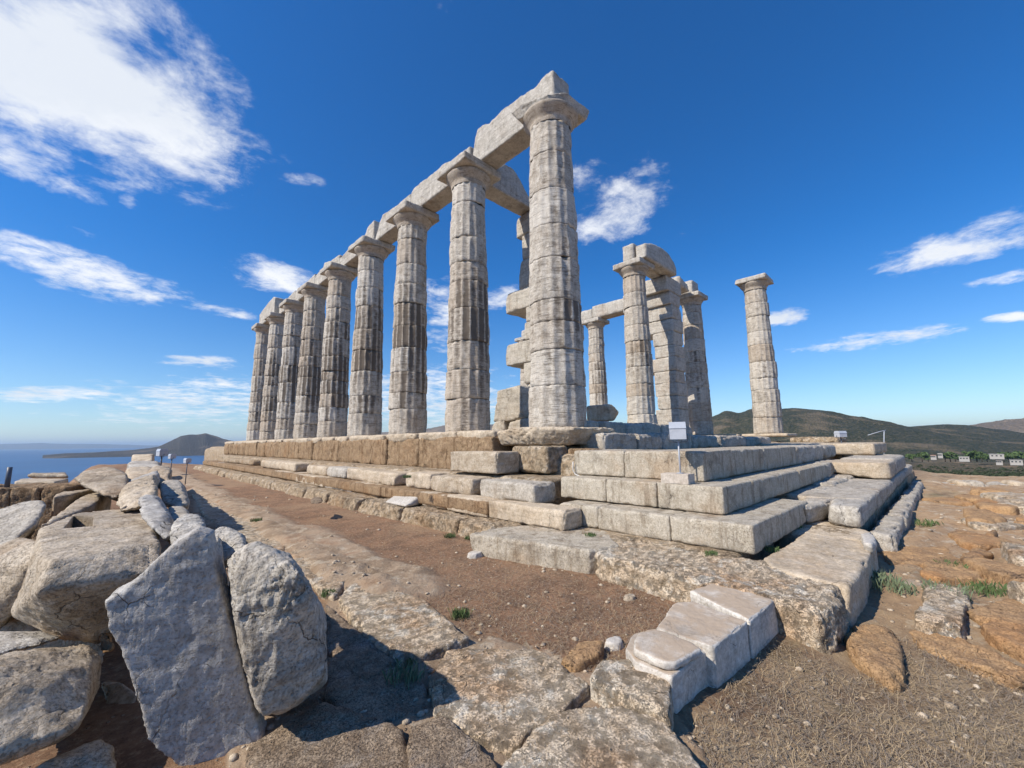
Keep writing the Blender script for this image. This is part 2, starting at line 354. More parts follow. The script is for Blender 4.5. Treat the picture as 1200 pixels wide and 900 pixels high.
def earth_mat():
    m, t, b = new_mat('dry_earth'); pos = t.new('ShaderNodeNewGeometry').outputs['Position']
    n1 = t.noise(pos, .5, 5, .6); n2 = t.noise(pos, 3.5, 7, .65, .4); n3 = t.noise(pos, 30, 6, .75); n4 = t.noise(pos, 110, 4, .8)
    col = t.mix(t.ramp(n2, .35, .65), (.31, .178, .102), (.19, .112, .068))
    col = t.mix(t.math('MULTIPLY', t.ramp(n1, .45, .62), .6), col, (.37, .25, .15))
    col = t.mix(t.math('MULTIPLY', t.ramp(n3, .50, .66), .7), col, (.43, .31, .20))
    col = t.mix(t.math('MULTIPLY', t.ramp(n3, .48, .30), .65), col, (.07, .045, .028))
    v = t.voro(pos, 22); sp = t.math('MULTIPLY', t.ramp(v, .10, .2, 1, 0), t.ramp(t.noise(pos, 9, 3), .52, .6))
    col = t.mix(t.math('MULTIPLY', sp, .7), col, (.46, .38, .30))
    # east side of the temple: yellower soil, with exposed orange rock
    s = t.new('ShaderNodeSeparateXYZ'); t.l.new(pos, s.inputs[0])
    east = t.ramp(t.math('ADD', s.outputs[1], t.math('MULTIPLY', t.math('SUBTRACT', n2, .5), 1.2)), -3.3, -4.3)
    rock = t.new('ShaderNodeAttribute', attribute_name='rock').outputs['Fac']
    ec = t.mix(t.ramp(n2, .35, .65), (.38, .275, .165), (.22, .15, .092))
    ec = t.mix(t.math('MULTIPLY', t.ramp(n3, .50, .66), .6), ec, (.46, .36, .235))
    gm = t.math('MULTIPLY', t.ramp(t.noise(pos, 1.3, 5, .6), .54, .66), .55)
    ec = t.mix(gm, ec, (.125, .13, .07))
    col = t.mix(east, col, ec)
    rc = t.mix(t.ramp(n2, .35, .65), t.mix(east, (.48, .36, .25), (.50, .33, .19)), t.mix(east, (.30, .215, .14), (.34, .225, .13))); rc = t.mix(t.ramp(t.noise(pos, 6, 8, .75), .50, .62, 0, .75), rc, (.56, .47, .35)); rc = t.mix(t.ramp(t.noise(pos, 16, 8, .75), .54, .66, 0, .6), rc, (.16, .11, .07))
    rc = t.mix(t.math('MULTIPLY', sp, .6), rc, (.09, .06, .04))
    col = t.mix(t.math('MULTIPLY', rock, t.ramp(n2, .25, .5)), col, rc)
    t.l.new(col, b.inputs['Base Color']); b.inputs['Roughness'].default_value = .95
    h = t.math('ADD', t.math('MULTIPLY', n3, .7), t.math('ADD', t.math('MULTIPLY', n4, .25), t.math('MULTIPLY', sp, .6)))
    t.l.new(t.bump(h, 1.0, .03), b.inputs['Normal']); return m
M['earth'] = earth_mat()
def hill_mat(name, a, bcol, c, sc):
    m, t, b = new_mat(name); pos = t.new('ShaderNodeNewGeometry').outputs['Position']
    n1 = t.noise(pos, .006*sc, 7, .62); n2 = t.noise(pos, .085*sc, 8, .75); v = t.voro(pos, .16*sc)
    col = t.mix(t.ramp(n2, .40, .60), a, bcol); col = t.mix(t.ramp(v, .30, .55, .85, 0), col, a)
    col = t.mix(t.math('MULTIPLY', t.ramp(n1, .52, .66), .7), col, c)
    t.l.new(col, b.inputs['Base Color']); b.inputs['Roughness'].default_value = 1
    t.l.new(t.bump(t.math('ADD', n2, v), 1.0, 6/sc), b.inputs['Normal']); return m
M['scrub'] = hill_mat('scrubland', (.028, .038, .018), (.11, .095, .055), (.22, .165, .10), 1.0)
M['scrubnear'] = hill_mat('scrubland_near', (.05, .055, .028), (.22, .15, .09), (.32, .21, .12), 4.0)
M['drymt'] = hill_mat('dry_mountain', (.16, .13, .09), (.28, .21, .14), (.34, .26, .18), .5)
M['isle'] = hill_mat('coast_hill', (.05, .05, .045), (.09, .078, .066), (.22, .17, .12), .6)
def sea_mat():
    m, t, b = new_mat('sea_water'); pos = t.new('ShaderNodeNewGeometry').outputs['Position']
    n = t.noise(pos, .004, 4, .6); col = t.mix(t.ramp(n, .4, .6), (.012, .055, .15), (.018, .075, .185)); t.l.new(col, b.inputs['Base Color'])
    b.inputs['Roughness'].default_value = .35; b.inputs['IOR'].default_value = 1.33; b.inputs['Specular IOR Level'].default_value = .5
    t.l.new(t.bump(t.noise(pos, .12, 5, .6), .7, 1.2), b.inputs['Normal']); return m
M['sea'] = sea_mat()

# ================================================================== SETTING
SEA_Z = -62.0
# near ground: rings growing with distance around the camera foot
PAVE = [tuple(onZ(x, y, -1.40)[:2]) for x, y in [(225, 572), (300, 598), (352, 636), (430, 672), (548, 742), (640, 762), (690, 788), (790, 835), (835, 905), (700, 1100), (250, 1100), (270, 850), (385, 830), (384, 700), (340, 650), (230, 612)]]
def ground_height(X, Y):
    P = np.stack([X, Y, np.zeros_like(X)], 1)
    z = np.full_like(X, -1.40)
    def ss(a, b, v): t = np.clip((v-a)/(b-a), 0, 1); return t*t*(3-2*t)
    east = ss(-3.7, -4.3, Y)*ss(-4.4, -3.4, X)                     # ground east of the temple front is a bit lower
    z -= east*.08
    z -= ss(6, 26, X)*ss(-3.5, -5, Y)*.35
    z -= ss(-6.2, -9.0, X)*.55                                      # behind the heap
    r = fbm(P, 1.2, 5, .55, 3)
    rockz = fbm(P*np.array([.55, 1.0, 1]), .9, 5, .55, 8, ridge=True)
    rm = east*ss(-2.6, -.8, X)*ss(-.25, .25, rockz)
    z += r*.025 + fbm(P, 9, 4, .6, 21)*.010
    step = np.floor((fbm(P*np.array([.4, 1, 1]), .8, 4, .5, 31)+1)*4+.0)
    z += rm*.05 + east*ss(-2.0, 0, X)*(fbm(P*np.array([.5, 1.2, 1]), 1.6, 4, .55, 40, ridge=True)*.07+.02)
    # long pale rock rib in the dirt, left
    rib = np.exp(-((X+3.75-.02*Y)/.42)**2)*ss(-2.4, -1.0, Y)
    ribn = ss(-.1, .35, rib-.45+.5*fbm(P, 1.4, 4, .6, 77))
    z += ribn*(.05+.03*fbm(P, 3, 4, .6, 55, ridge=True))
    # bare rock shelf in the foreground, cracked into plates
    pl = PAVE; inside = np.zeros(len(X), bool); j = len(pl)-1
    for i in range(len(pl)):
        xi, yi = pl[i]; xj, yj = pl[j]; inside ^= ((yi > Y) != (yj > Y)) & (X < (xj-xi)*(Y-yi)/(yj-yi+1e-12)+xi); j = i
    pvn = fbm(P, 3.2, 4, .6, 61); crk = np.abs(fbm(P, 1.5, 3, .5, 66))
    pv = inside*np.clip((pvn+.55)*3, 0, 1)
    z += pv*(.012+.02*fbm(P, 2.2, 4, .55, 71, ridge=True)+.012*fbm(P, 14, 3, .6, 72)-.05*np.exp(-(crk/.03)**2))
    rock = np.clip(np.maximum(np.maximum(rm, ribn), pv), 0, 1)
    # plateau edges
    z -= ss(-9, -24, X)*12; z -= ss(34, 70, Y)*14*ss(25, -5, X)+ss(34, 60, Y)*4
    far = np.hypot(X, Y-5)
    de = ss(19, 70, far)*ss(-6, 8, X)
    z -= de*2.0*ss(14, -4, X); z -= ss(15.2, 24, X)*1.2+np.clip(far-21, 0, None)*.085*ss(-2, 12, X)
    z -= ss(-5.9, -8.5, X)*2.2*ss(1.5, 6, Y)
    z += ss(14, 30, far)*fbm(P, .25, 4, .55, 90)*.5
    return z, rock
NR, NA = 520, 760
rad = .25*(1.0116**np.arange(NR)); rad = np.concatenate([[0.02], rad])
rad = rad[rad < 75]; ang = np.linspace(-math.pi, math.pi, NA, endpoint=False)
cx, cy = CAM[0], CAM[1]
R_, A_ = np.meshgrid(rad, ang, indexing='ij')
GX = (cx+R_*np.sin(A_+YAW)).ravel(); GY = (cy+R_*np.cos(A_+YAW)).ravel()
GZ, ROCK = ground_height(GX, GY)
nr = len(rad)
idx = np.arange(nr*NA).reshape(nr, NA); nx = np.roll(idx, -1, 1)
F = np.stack([idx[:-1].ravel(), nx[:-1].ravel(), nx[1:].ravel(), idx[1:].ravel()], 1)
me = mesh_np('ground', np.stack([GX, GY, GZ], 1), F); setattr_f(me, 'rock', ROCK)
g = link('ground', me, M['earth']); tag(g, kind='structure')

# wide terrain: plateau flank falling to the sea on one side, to a scrubby valley on the other
def smooth(a, b, v): t = np.clip((v-a)/(b-a), 0, 1); return t*t*(3-2*t)
rr = 60*(1.035**np.arange(140)); rr = rr[rr < 5200]; aa = np.linspace(-math.pi, math.pi, 420, endpoint=False)
R_, A_ = np.meshgrid(rr, aa, indexing='ij'); X = R_*np.sin(A_); Y = R_*np.cos(A_)
prof = np.interp(R_, [60, 120, 200, 600, 1200, 2500, 5200], [-7.2, -12.4, -18, -34, -50, -46, -30])
seaprof = np.interp(R_, [60, 90, 140, 220, 400, 5200], [-8, -26, -48, -66, -90, -90])
land = smooth(math.radians(8), math.radians(30), A_)*smooth(math.radians(178), math.radians(150), A_)
Zt = prof*land+seaprof*(1-land)
P = np.stack([X.ravel(), Y.ravel(), np.zeros(X.size)], 1)
Zt = Zt.ravel()+fbm(P, .012, 5, .55, 5)*np.clip(R_.ravel()*.012, 0, 9)
n_r, n_a = R_.shape; idx = np.arange(n_r*n_a).reshape(n_r, n_a); nx = np.roll(idx, -1, 1)
F = np.stack([idx[:-1].ravel(), nx[:-1].ravel(), nx[1:].ravel(), idx[1:].ravel()], 1)
o = link('hillside', mesh_np('hillside', np.stack([P[:, 0], P[:, 1], Zt], 1), F), M['scrubnear']); tag(o, kind='structure')

bm = bmesh.new(); bmesh.ops.create_circle(bm, cap_ends=True, segments=128, radius=70000); me = bm_to_mesh(bm)
o = link('sea', me, M['sea']); o.location = (0, 0, SEA_Z); tag(o, kind='structure')

def ridge(name, prof, Dc, Df, Db, zf, mat, amp, freq, nA=260, nD=46):
    """a hill: its crest line given as sight lines, with a real front slope, crest distance Dc and back slope"""
    xs = np.array([p[0] for p in prof], float); ys = np.array([p[1] for p in prof], float)
    t = np.linspace(xs[0], xs[-1], nA); yy = np.interp(t, xs, ys)
    V = []
    for i in range(nA):
        hx, hy, hz = hdir(t[i], yy[i]); zc = CAM[2]+hz*Dc
        for j in range(nD):
            s = j/(nD-1)
            if s < .7: q = s/.7; dd = Df+(Dc-Df)*q; z = zf+(zc-zf)*(q*q*(3-2*q)*.5+q*.5)
            else: q = (s-.7)/.3; dd = Dc+(Db-Dc)*q; z = zc+(zf-zc)*q*q*(3-2*q)
            V.append((CAM[0]+hx*dd, CAM[1]+hy*dd, z))
    V = np.array(V); up = np.clip((V[:, 2]-zf)/30, 0, 1)
    V[:, 2] += amp*up*fbm(V*np.array([1, 1, 0]), freq, 6, .55, 17, ridge=True)
    idx = np.arange(nA*nD).reshape(nA, nD)
    F = np.stack([idx[:-1, :-1].ravel(), idx[:-1, 1:].ravel(), idx[1:, 1:].ravel(), idx[1:, :-1].ravel()], 1)
    o = link(name, mesh_np(name, V, F), mat); tag(o, kind='structure'); return o
ridge('hills', [(560, 506), (700, 500), (780, 494), (835, 489), (850, 483), (866, 484), (880, 478), (905, 480), (930, 480), (960, 482), (1000, 488), (1040, 495), (1064, 501), (1100, 507), (1160, 516), (1260, 520)],
      1900, 1050, 2700, -56, M['scrub'], 9, .006)
ridge('hills', [(960, 512), (1030, 506), (1064, 500), (1082, 498), (1110, 497), (1135, 499), (1160, 503), (1200, 508), (1300, 512)], 2500, 1500, 3400, -56, M['scrub'], 9, .005)
ridge('hills', [(1080, 510), (1130, 500), (1160, 496), (1200, 491), (1260, 486), (1330, 490)], 4200, 3000, 5600, -56, M['drymt'], 22, .003)
ridge('hills', [(50, 534), (75, 531.5), (110, 530.5), (150, 528.5), (185, 524), (200, 517), (212, 511), (222, 509.5), (232, 509.5), (241, 508), (250, 511), (262, 515), (275, 518), (300, 519), (345, 520), (430, 519)],
      4300, 3300, 5500, SEA_Z-4, M['isle'], 10, .004)
ridge('hills', [(430, 508), (505, 502), (520, 499), (545, 498), (575, 497), (600, 498), (640, 503)], 5200, 4000, 6500, SEA_Z, M['drymt'], 12, .003)
ridge('hills', [(-140, 523), (-60, 521.5), (0, 520.5), (30, 519.5), (50, 518.8), (80, 520), (120, 520.8), (170, 522), (230, 523.2)], 30000, 26000, 36000, SEA_Z-30, M['isle'], 40, .0006, 160, 30)

# ================================================================== COLUMNS
S = 2.52
def dirt_for(zabs, a, flute, r0, drum_r, seed):
    base = np.exp(-((zabs-2.5)/1.7)**2)*.85+np.exp(-((zabs-.1)/.35)**2)*.1
    k = (a*16/(2*math.pi)).astype(int)
    cell = _hash(k, np.full_like(k, int(drum_r*1e4)), np.full_like(k, seed), 3)
    return flute*(base*(.35+.9*cell)*drum_r*1.3)
def make_column(name, x, y, label, seed, group, q=1.0, z0=0.0, capital='whole', tint=1.0, fac=8, rb=.5, parent_mat='column', nd=9, erode=1.0):
    rs = np.random.default_rng(seed); root = empty(name, (x, y, z0), label, 'column', group)
    H = 5.62-z0*0; hs_ = rs.uniform(.62, 1.3, nd); hs_ = hs_/hs_.sum()*H; zc = z0
    nA = 16*fac
    a = np.linspace(0, 2*math.pi, nA, endpoint=False)
    rot = math.pi/16
    for d in range(nd):
        h = hs_[d]; drum_r = rs.uniform(.5, 1.15); sc = 1+rs.uniform(-.022, .016)*erode; ox, oy = rs.uniform(-.011, .011, 2); tone = rs.uniform(0, 1)
        n = max(6, int(h/(.030*q)))
        zz_ = np.concatenate([[0.0, .006], np.linspace(.016, h-.016, n), [h-.006, h]])
        ins = np.ones(len(zz_)); ins[0] = ins[-1] = .962; ins[1] = ins[-2] = .988
        AA, ZZ = np.meshgrid(a, zz_); INS = np.meshgrid(a, ins)[1]
        za = zc+ZZ; tt = np.clip((za-z0)/5.62, 0, 1)
        r = (rb+(.392-rb)*tt+.012*np.sin(tt*math.pi))*sc
        ph = ((AA+rot)*16/(2*math.pi)) % 1.0
        fl = np.sin(ph*math.pi)**.8                                # 0 on an arris, 1 in the flute's middle
        depth = .029*(r/rb)
        SEED[0] += 1; sd_ = SEED[0]
        rad_ = r-depth*fl
        px = np.stack([(x+rad_*np.cos(AA)).ravel(), (y+rad_*np.sin(AA)).ravel(), za.ravel()], 1)
        wear = fbm(px, 3.2, 4, .6, sd_); fine = fbm(px, 14, 3, .6, sd_+4)
        arr = (1-fl).ravel()**3
        strk = fbm(px*np.array([1, 1, 6.0]), 2.2, 3, .6, sd_+11)
        dd = (-.016*arr*np.clip(.5+2.0*wear, 0, 1.6)-.010*np.clip(wear, -1, 1)-.005*fine-.008*np.clip(strk-.1, 0, 1))*erode
        ed = (np.minimum(ZZ, h-ZZ)).ravel(); chip = np.clip(fbm(px, 4, 3, .6, sd_+7)-.10, 0, 1)
        dd -= .10*erode*chip*np.exp(-ed/.05)
        rad2 = (rad_.ravel()+dd)*INS.ravel()
        V = np.stack([x+ox+rad2*np.cos(AA.ravel()), y+oy+rad2*np.sin(AA.ravel()), za.ravel()], 1)
        nz_ = len(zz_); idx = np.arange(nz_*nA).reshape(nz_, nA); nx_ = np.roll(idx, -1, 1)
        F = np.stack([idx[:-1].ravel(), nx_[:-1].ravel(), nx_[1:].ravel(), idx[1:].ravel()], 1)
        me = mesh_np('drum', V, F)
        ka = (((AA+rot)*16/(2*math.pi))).astype(int) % 16
        cell = _hash(ka.ravel(), np.full(ka.size, seed), np.full(ka.size, d), 3)
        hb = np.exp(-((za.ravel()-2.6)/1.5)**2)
        side = np.clip(.55+.6*np.cos(AA.ravel()+math.pi*.62), 0.1, 1)      # dirt is heaviest on the side turned to the entrance front, thinnest opposite
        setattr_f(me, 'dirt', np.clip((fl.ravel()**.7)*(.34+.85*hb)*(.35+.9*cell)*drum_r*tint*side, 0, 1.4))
        setattr_f(me, 'tone', np.full(len(V), tone)); link('drum', me, M[parent_mat], root); zc += h
    # capital: neck and echinus turned, abacus a worn square slab
    zs = np.array([5.595, 5.61, 5.66, 5.69, 5.72, 5.76, 5.80, 5.84, 5.87, 5.895]); rr_ = np.array([.392, .397, .402, .405, .425, .455, .487, .512, .525, .515])*1.0
    nA2 = 96; a2 = np.linspace(0, 2*math.pi, nA2, endpoint=False)
    AA, ZZ = np.meshgrid(a2, zs); RR = np.meshgrid(a2, rr_)[1]
    px = np.stack([(x+RR*np.cos(AA)).ravel(), (y+RR*np.sin(AA)).ravel(), ZZ.ravel()], 1)
    RR2 = RR.ravel()-.014*np.clip(fbm(px, 4, 4, .6, seed+50), -1, 1)*1.3-.05*np.clip(fbm(px, 3, 3, .6, seed+60)-.2, 0, 1)
    V = np.stack([x+RR2*np.cos(AA.ravel()), y+RR2*np.sin(AA.ravel()), ZZ.ravel()], 1)
    idx = np.arange(len(zs)*nA2).reshape(len(zs), nA2); nx_ = np.roll(idx, -1, 1)
    F = np.stack([idx[:-1].ravel(), nx_[:-1].ravel(), nx_[1:].ravel(), idx[1:].ravel()], 1)
    me = mesh_np('echinus', V, F); setattr_f(me, 'dirt', np.clip(.35*fbm(px, 2, 3, .5, seed)+.1, 0, 1))
    link('echinus', me, M[parent_mat], root)
    ha = .545
    if capital == 'broken':
        pts = [(x-ha, y+ha), (x-ha, y+.30), (x-.42, y+.02), (x-.40, y-.30), (x-.10, y-.50), (x+.30, y-.52), (x+ha, y-ha), (x+ha, y+ha)]
        bot = [(x-.46, y+.40), (x-.44, y+.2), (x-.40, y), (x-.36, y-.28), (x-.08, y-.44), (x+.3, y-.46), (x+.5, y-.5), (x+.5, y+.5)]
        tp = [(px_, py_, 6.095) for px_, py_ in pts[4:]]+[(px_, py_, 6.00) for px_, py_ in pts[2:4]]+[(px_, py_, 6.09) for px_, py_ in pts[:2]]
        me = hull_mesh(tp+[(px_, py_, 5.885) for px_, py_ in bot]); ob = stone('abacus', me, M['beam'], root, amp=.018, freq=4, sm=1, edge=.03, voxel=.016)
    else:
        me = hull_mesh(jit(boxp(x-ha, x+ha, y-ha, y+ha, 5.90, 6.10), .008)); ob = stone('abacus', me, M['beam'], root, amp=.008, freq=4, sm=1, edge=.035*erode, voxel=.016*min(q, 1.8), chips=2, cf=.18)
    return root
cg = 'standing fluted temple columns'
ordn = ['nearest', 'second', 'third', 'fourth', 'fifth', 'sixth', 'seventh', 'eighth', 'farthest']
for k in range(9):
    lab = {0: 'tallest nearest fluted column with a broken capital at the front end of the long colonnade',
           8: 'farthest, leftmost column of the long colonnade, nearest the sea'}.get(k, '%s fluted marble column of the long colonnade, counted from the near end' % ordn[k])
    make_column('temple_column', 0, S*k, lab, 100+k*7, cg, q=1.0+.35*k, capital='broken' if k == 0 else 'whole', fac=8 if k < 5 else 6, nd=[9, 9, 10, 9, 11, 10, 9, 10, 9][k], erode=1.0, tint=[.75, .9, 1.15, 1.1, 1.05, 1.1, 1.0, .9, .9][k])
make_column('temple_column', 12.41, 0, 'lone column on the right standing clear with an empty square capital', 300, cg, q=1.8, tint=.45, nd=10)
make_column('temple_column', 12.41, S, 'column just right of the square stone pier, left of the lone column', 310, cg, q=1.8, tint=.6, nd=10)
make_column('temple_column', 7.60, 2.567, 'column left of the square stone pier, under the end of a thick beam', 320, cg, q=1.6, tint=.6, nd=10)
make_column('temple_column', 12.41, 3*S, 'slender far column seen above a fallen drum, orange stained near its foot', 330, cg, q=2.2, fac=6, tint=.6, nd=10)
make_column('temple_column', 12.41, 2*S, 'far row column hidden behind the column left of the square pier', 340, cg, q=3, fac=4, tint=.6)
make_column('temple_column', 12.41, 4*S, 'far row column hidden behind the nearest tall column', 350, cg, q=3, fac=4, tint=.6)
make_column('temple_column', 12.41, 5*S, 'far row column glimpsed as a sliver left of the nearest tall column', 360, cg, q=3, fac=6, tint=.6)

# ================================================================== BEAMS
bg = 'stone beams laid across the column capitals'
def beam_yz(name, x0, x1, poly, label, amp=.014, edge=.05):
    me = prism_mesh([(x0, y, z) for y, z in poly], [(x1, y, z) for y, z in poly])
    o = stone(name, me, M['beam'], None, amp=amp, freq=3.2, sm=1, edge=.03, voxel=.022); tag(o, label, 'stone beam', bg); return o
def yz(px, X): return [(onX(x, y, X)[1], onX(x, y, X)[2]) for x, y in px]
BX0, BX1 = -.06, .44
top1 = yz([(648, 81), (640, 86), (633, 93), (627, 103), (621, 105), (610, 112), (598, 121), (590, 127), (580, 137), (572, 145), (565, 146), (559, 151), (556, 163)], BX0)
e1 = top1[-1][0]
beam_yz('architrave_beam', BX0, BX1, [(top1[0][0], 6.105)]+top1+[(e1+.12, 6.105)], 'nearest long beam, highest in the photo, with a pointed end above the broken capital')
top2 = yz([(540, 180), (530, 187), (520, 191), (512, 199), (500, 208), (492, 214), (485, 220)], BX0)
beam_yz('architrave_beam', BX0, BX1, [(2.42, 6.105), (2.42, 6.72)]+top2+[(5.06, 6.75), (5.06, 6.105)], 'second beam of the long colonnade between second and third capitals')
top3 = yz([(465, 240), (455, 247), (448, 251), (444, 262), (440, 277)], BX0)
beam_yz('architrave_beam', BX0, BX1, [(5.08, 6.105), (5.08, 6.75)]+top3+[(top3[-1][0], 6.105)], 'third beam of the long colonnade with a slanting broken left end')
y4 = top3[-1][0]+.05
beam_yz('architrave_beam', BX0, BX1, [(y4+.1, 6.105), (y4+.1, 6.88), (y4+.55, 6.86), (y4+.75, 6.62), (9.2, 6.60), (10.06, 6.5), (10.06, 6.105)], 'fourth beam of the long colonnade with an upright stub at its near end')
beam_yz('architrave_beam', BX0, BX1, [(10.1, 6.105), (10.1, 6.68), (10.9, 6.72), (11.6, 6.86), (11.7, 6.72), (12.58, 6.60), (12.58, 6.105)], 'fifth beam of the long colonnade, low and uneven on top')
beam_yz('architrave_beam', BX0, BX1, [(12.62, 6.105), (12.62, 6.72), (13.8, 6.66), (15.1, 6.62), (15.1, 6.105)], 'sixth beam of the long colonnade, short and low')
beam_yz('architrave_beam', BX0, BX1, [(15.14, 6.105), (15.14, 6.72), (16.2, 6.65), (17.55, 6.6), (17.55, 6.105)], 'seventh beam of the long colonnade just right of the end block')
beam_yz('architrave_beam', -.25, .44, [(17.62, 6.105), (17.62, 7.0), (17.9, 7.1), (18.8, 7.05), (19.8, 6.9), (20.5, 6.78), (20.5, 6.105)], 'last beam of the long colonnade, a tall block above the two farthest columns')
# cross beam from the second column to the ruined wall end
YC = float(onZ(577, 219, 6.1)[1])
topc = [(onY(x, y, YC)[0], onY(x, y, YC)[2]) for x, y in [(583, 197), (591, 192), (601, 197), (607, 205), (615, 221), (622, 234)]]
poly = [(.20, 6.105), (.20, 6.45)]+topc+[(topc[-1][0]+.5, 6.18), (topc[-1][0]+.5, 6.105)]
me = prism_mesh([(x, YC, z) for x, z in poly], [(x, YC+.5, z) for x, z in poly])
tag(stone('cross_beam', me, M['beam'], None, amp=.014, freq=3, sm=1, edge=.03, voxel=.022), 'shaded cross beam with a rounded broken top running back from the second column', 'stone beam', bg)
# far row beam
X0 = 12.1
for (ya, yb, zt, lab) in [(4.6, 7.50, 6.78, 'far pale beam seen left of the pier column, over the slender far column'), (7.53, 10.05, 6.72, 'far pale beam whose right end meets a crack above the slender far column'), (10.1, 12.8, 6.6, 'far row beam mostly hidden behind the nearest tall column')]:
    me = hull_mesh(jit(boxp(X0, X0+.62, ya, yb, 6.105, zt), .03)); tag(stone('architrave_beam', me, M['beam'], None, amp=.03, freq=1.6, sm=2, edge=.08), lab, 'stone beam', bg)
# pronaos beams
c0 = onZ(757, 301, 6.1); YP = float(c0[1]); XP = float(c0[0])
topp = [(onY(x, y, YP)[0], onY(x, y, YP)[2]) for x, y in [(757, 284), (766, 285), (775, 289), (785, 297), (791, 308)]]
poly = [(XP, 6.105)]+topp+[(topp[-1][0]+.15, 6.4), (topp[-1][0]+.15, 6.105)]
me = prism_mesh([(x, YP, z) for x, z in poly], [(x, YP+.42, z) for x, z in poly])
tag(stone('pronaos_beam', me, M['beam'], None, amp=.015, freq=2.5, sm=2, edge=.05), 'thick beam from the right middle column to the square pier, top curving down', 'stone beam', bg)
me = hull_mesh(jit(boxp(XP-.06, topp[-1][0], YP+.45, YP+.88, 6.105, 6.78), .01))
tag(stone('pronaos_beam', me, M['beam'], None, amp=.015, freq=2.5, sm=2, edge=.05), 'rear twin of the thick beam over the right middle column, slightly lower', 'stone beam', bg)
xa, xb = float(onY(793, 330, 2.3)[0]), 11.9
me = hull_mesh([(xa+.1, 2.2, 6.0), (xa+.1, 2.2, 6.50), (xa+.9, 2.25, 6.38), (11.6, 2.3, 6.2), (11.9, 2.3, 6.105), (xa+.1, 2.9, 6.0), (xa+.1, 2.9, 6.5), (11.9, 2.9, 6.105)])
tag(stone('pronaos_beam', me, M['beam'], None, amp=.03, freq=2, sm=2, edge=.08), 'eroded sloping beam between the square pier and the column right of it', 'stone beam', bg)
me = hull_mesh(jit(boxp(11.95, 12.65, 2.25, 2.8, 6.105, 6.66), .02))
tag(stone('pronaos_beam', me, M['beam'], None, amp=.015, freq=2.5, sm=2, edge=.05), 'small upright beam stub on the capital just right of the pier', 'stone beam', bg)

# ================================================================== WALL ENDS (piers of stacked blocks)
def pier(name, x0, x1, ys, zs, label, lefts, mat='beam', rs=5):
    root = empty(name, ((x0+x1)/2, ys[0], zs[0]), label, 'stone pier'); r = np.random.default_rng(rs)
    for i in range(len(zs)-1):
        capx = .30 if (i >= len(zs)-2 and rs == 5) else (.12 if i >= len(zs)-3 and rs == 5 else 0)
        dx = r.uniform(-.02, .02)-capx; yl = ys[1]+lefts.get(i, r.uniform(-.04, .05))
        me = hull_mesh(jit(boxp(x0+dx, x1+dx+capx*1.4+r.uniform(-.02, .02), ys[0]+r.uniform(-.02, .02), yl, zs[i]+.001, zs[i+1]-.001), .012))
        stone('block', me, M[mat], root, amp=.014, freq=3, sm=2, edge=.04, voxel=.026, chips=4, cf=.14)
    return root
xa = float(onY(796, 494, 2.15)[0]); xb = float(onY(807, 484, 2.15)[0])
zN = [0.22, .95, 1.45, 1.95, 2.42, 2.95, 3.42, 3.95, 4.45, 5.0, 5.50, 6.09]
pier('wall_pier', xa, xb, (2.15, 2.98), zN, 'square pier of stacked grey blocks between two columns on the right', {0: .08, 1: -.02, 4: .45, 7: .75, 8: .5, 9: .55, 10: .3})
zS = [0.05, .5, 1.3, 1.86, 2.45, 2.95, 3.37, 3.95, 4.75, 5.45, 6.09]
pier('wall_pier', 2.2, 3.0, (2.10, 2.96), zS, 'ruined wall end with blocks jutting left, half hidden by the nearest column', {0: .3, 1: .05, 3: .66, 4: -.05, 5: -.1, 6: .70, 7: .15, 8: .1, 9: .2}, rs=9)

# ================================================================== PLATFORM
core = empty('platform_core', (6, 8, -1.3), 'rough masonry core of the temple platform under the columns', 'platform')
me = hull_mesh(boxp(-.45, 13.0, -.5, 31, -1.35, -.30)); stone('core_fill', me, M['found'], core, amp=.03, freq=1.2, sm=1, edge=.0, voxel=.12)
me = hull_mesh(boxp(-.70, 13.6, -2.55, 31, -1.35, -.40)); stone('core_fill', me, M['found'], core, amp=.03, freq=1.2, sm=1, edge=.0, voxel=.12)
# brown poros wall under the long colonnade
wall = empty('poros_wall', (-.8, 8, -.7), 'band of crumbling brown stone blocks directly under the long colonnade', 'wall')
y = -.1; r = np.random.default_rng(4)
ys = [.75]
while ys[-1] < 22.5: ys.append(ys[-1]+r.uniform(.75, 1.35))
for a, b in zip(ys[:-1], ys[1:]):
    me = hull_mesh(jit(boxp(-.86+r.uniform(-.03, .03), -.3, a+.001, b-.001, -.72, -.12), .012)); stone('block', me, M['poros'], wall, amp=.05, freq=4, sm=1, edge=.02)
# stylobate lip : pale rounded marble slabs
lip = empty('stylobate', (-.6, 8, -.2), 'row of worn pale marble slabs carrying the long colonnade', 'stone step')
ys = [.80, 1.9]
while ys[-1] < 22.6: ys.append(ys[-1]+r.uniform(.9, 1.5))
for a, b in zip(ys[:-1], ys[1:]):
    top = []
    for q in np.linspace(a+.008, b-.008, 5): top.append((-.86+r.uniform(-.05, .10), q))
    pts = [(px_, py_, -.01) for px_, py_ in top]+[(px_+.03, py_, -.10-r.uniform(0, .14)) for px_, py_ in top]+[(.62, a+.008, -.005), (.62, b-.008, -.005), (.62, a+.008, -.28), (.62, b-.008, -.28)]
    stone('slab', hull_mesh(pts), M['marble'], lip, amp=.03, freq=2.6, sm=3, edge=.07)
def block(name, pts, mat, label, cat='stone block', group=None, **kw):
    kw.setdefault('chips', 5); kw['sm'] = min(kw.get('sm', 3), 3)
    o = stone(name, hull_mesh(pts), M[mat], None, **kw); tag(o, label, cat, group); return o
lg = 'loose ancient blocks on the temple steps'
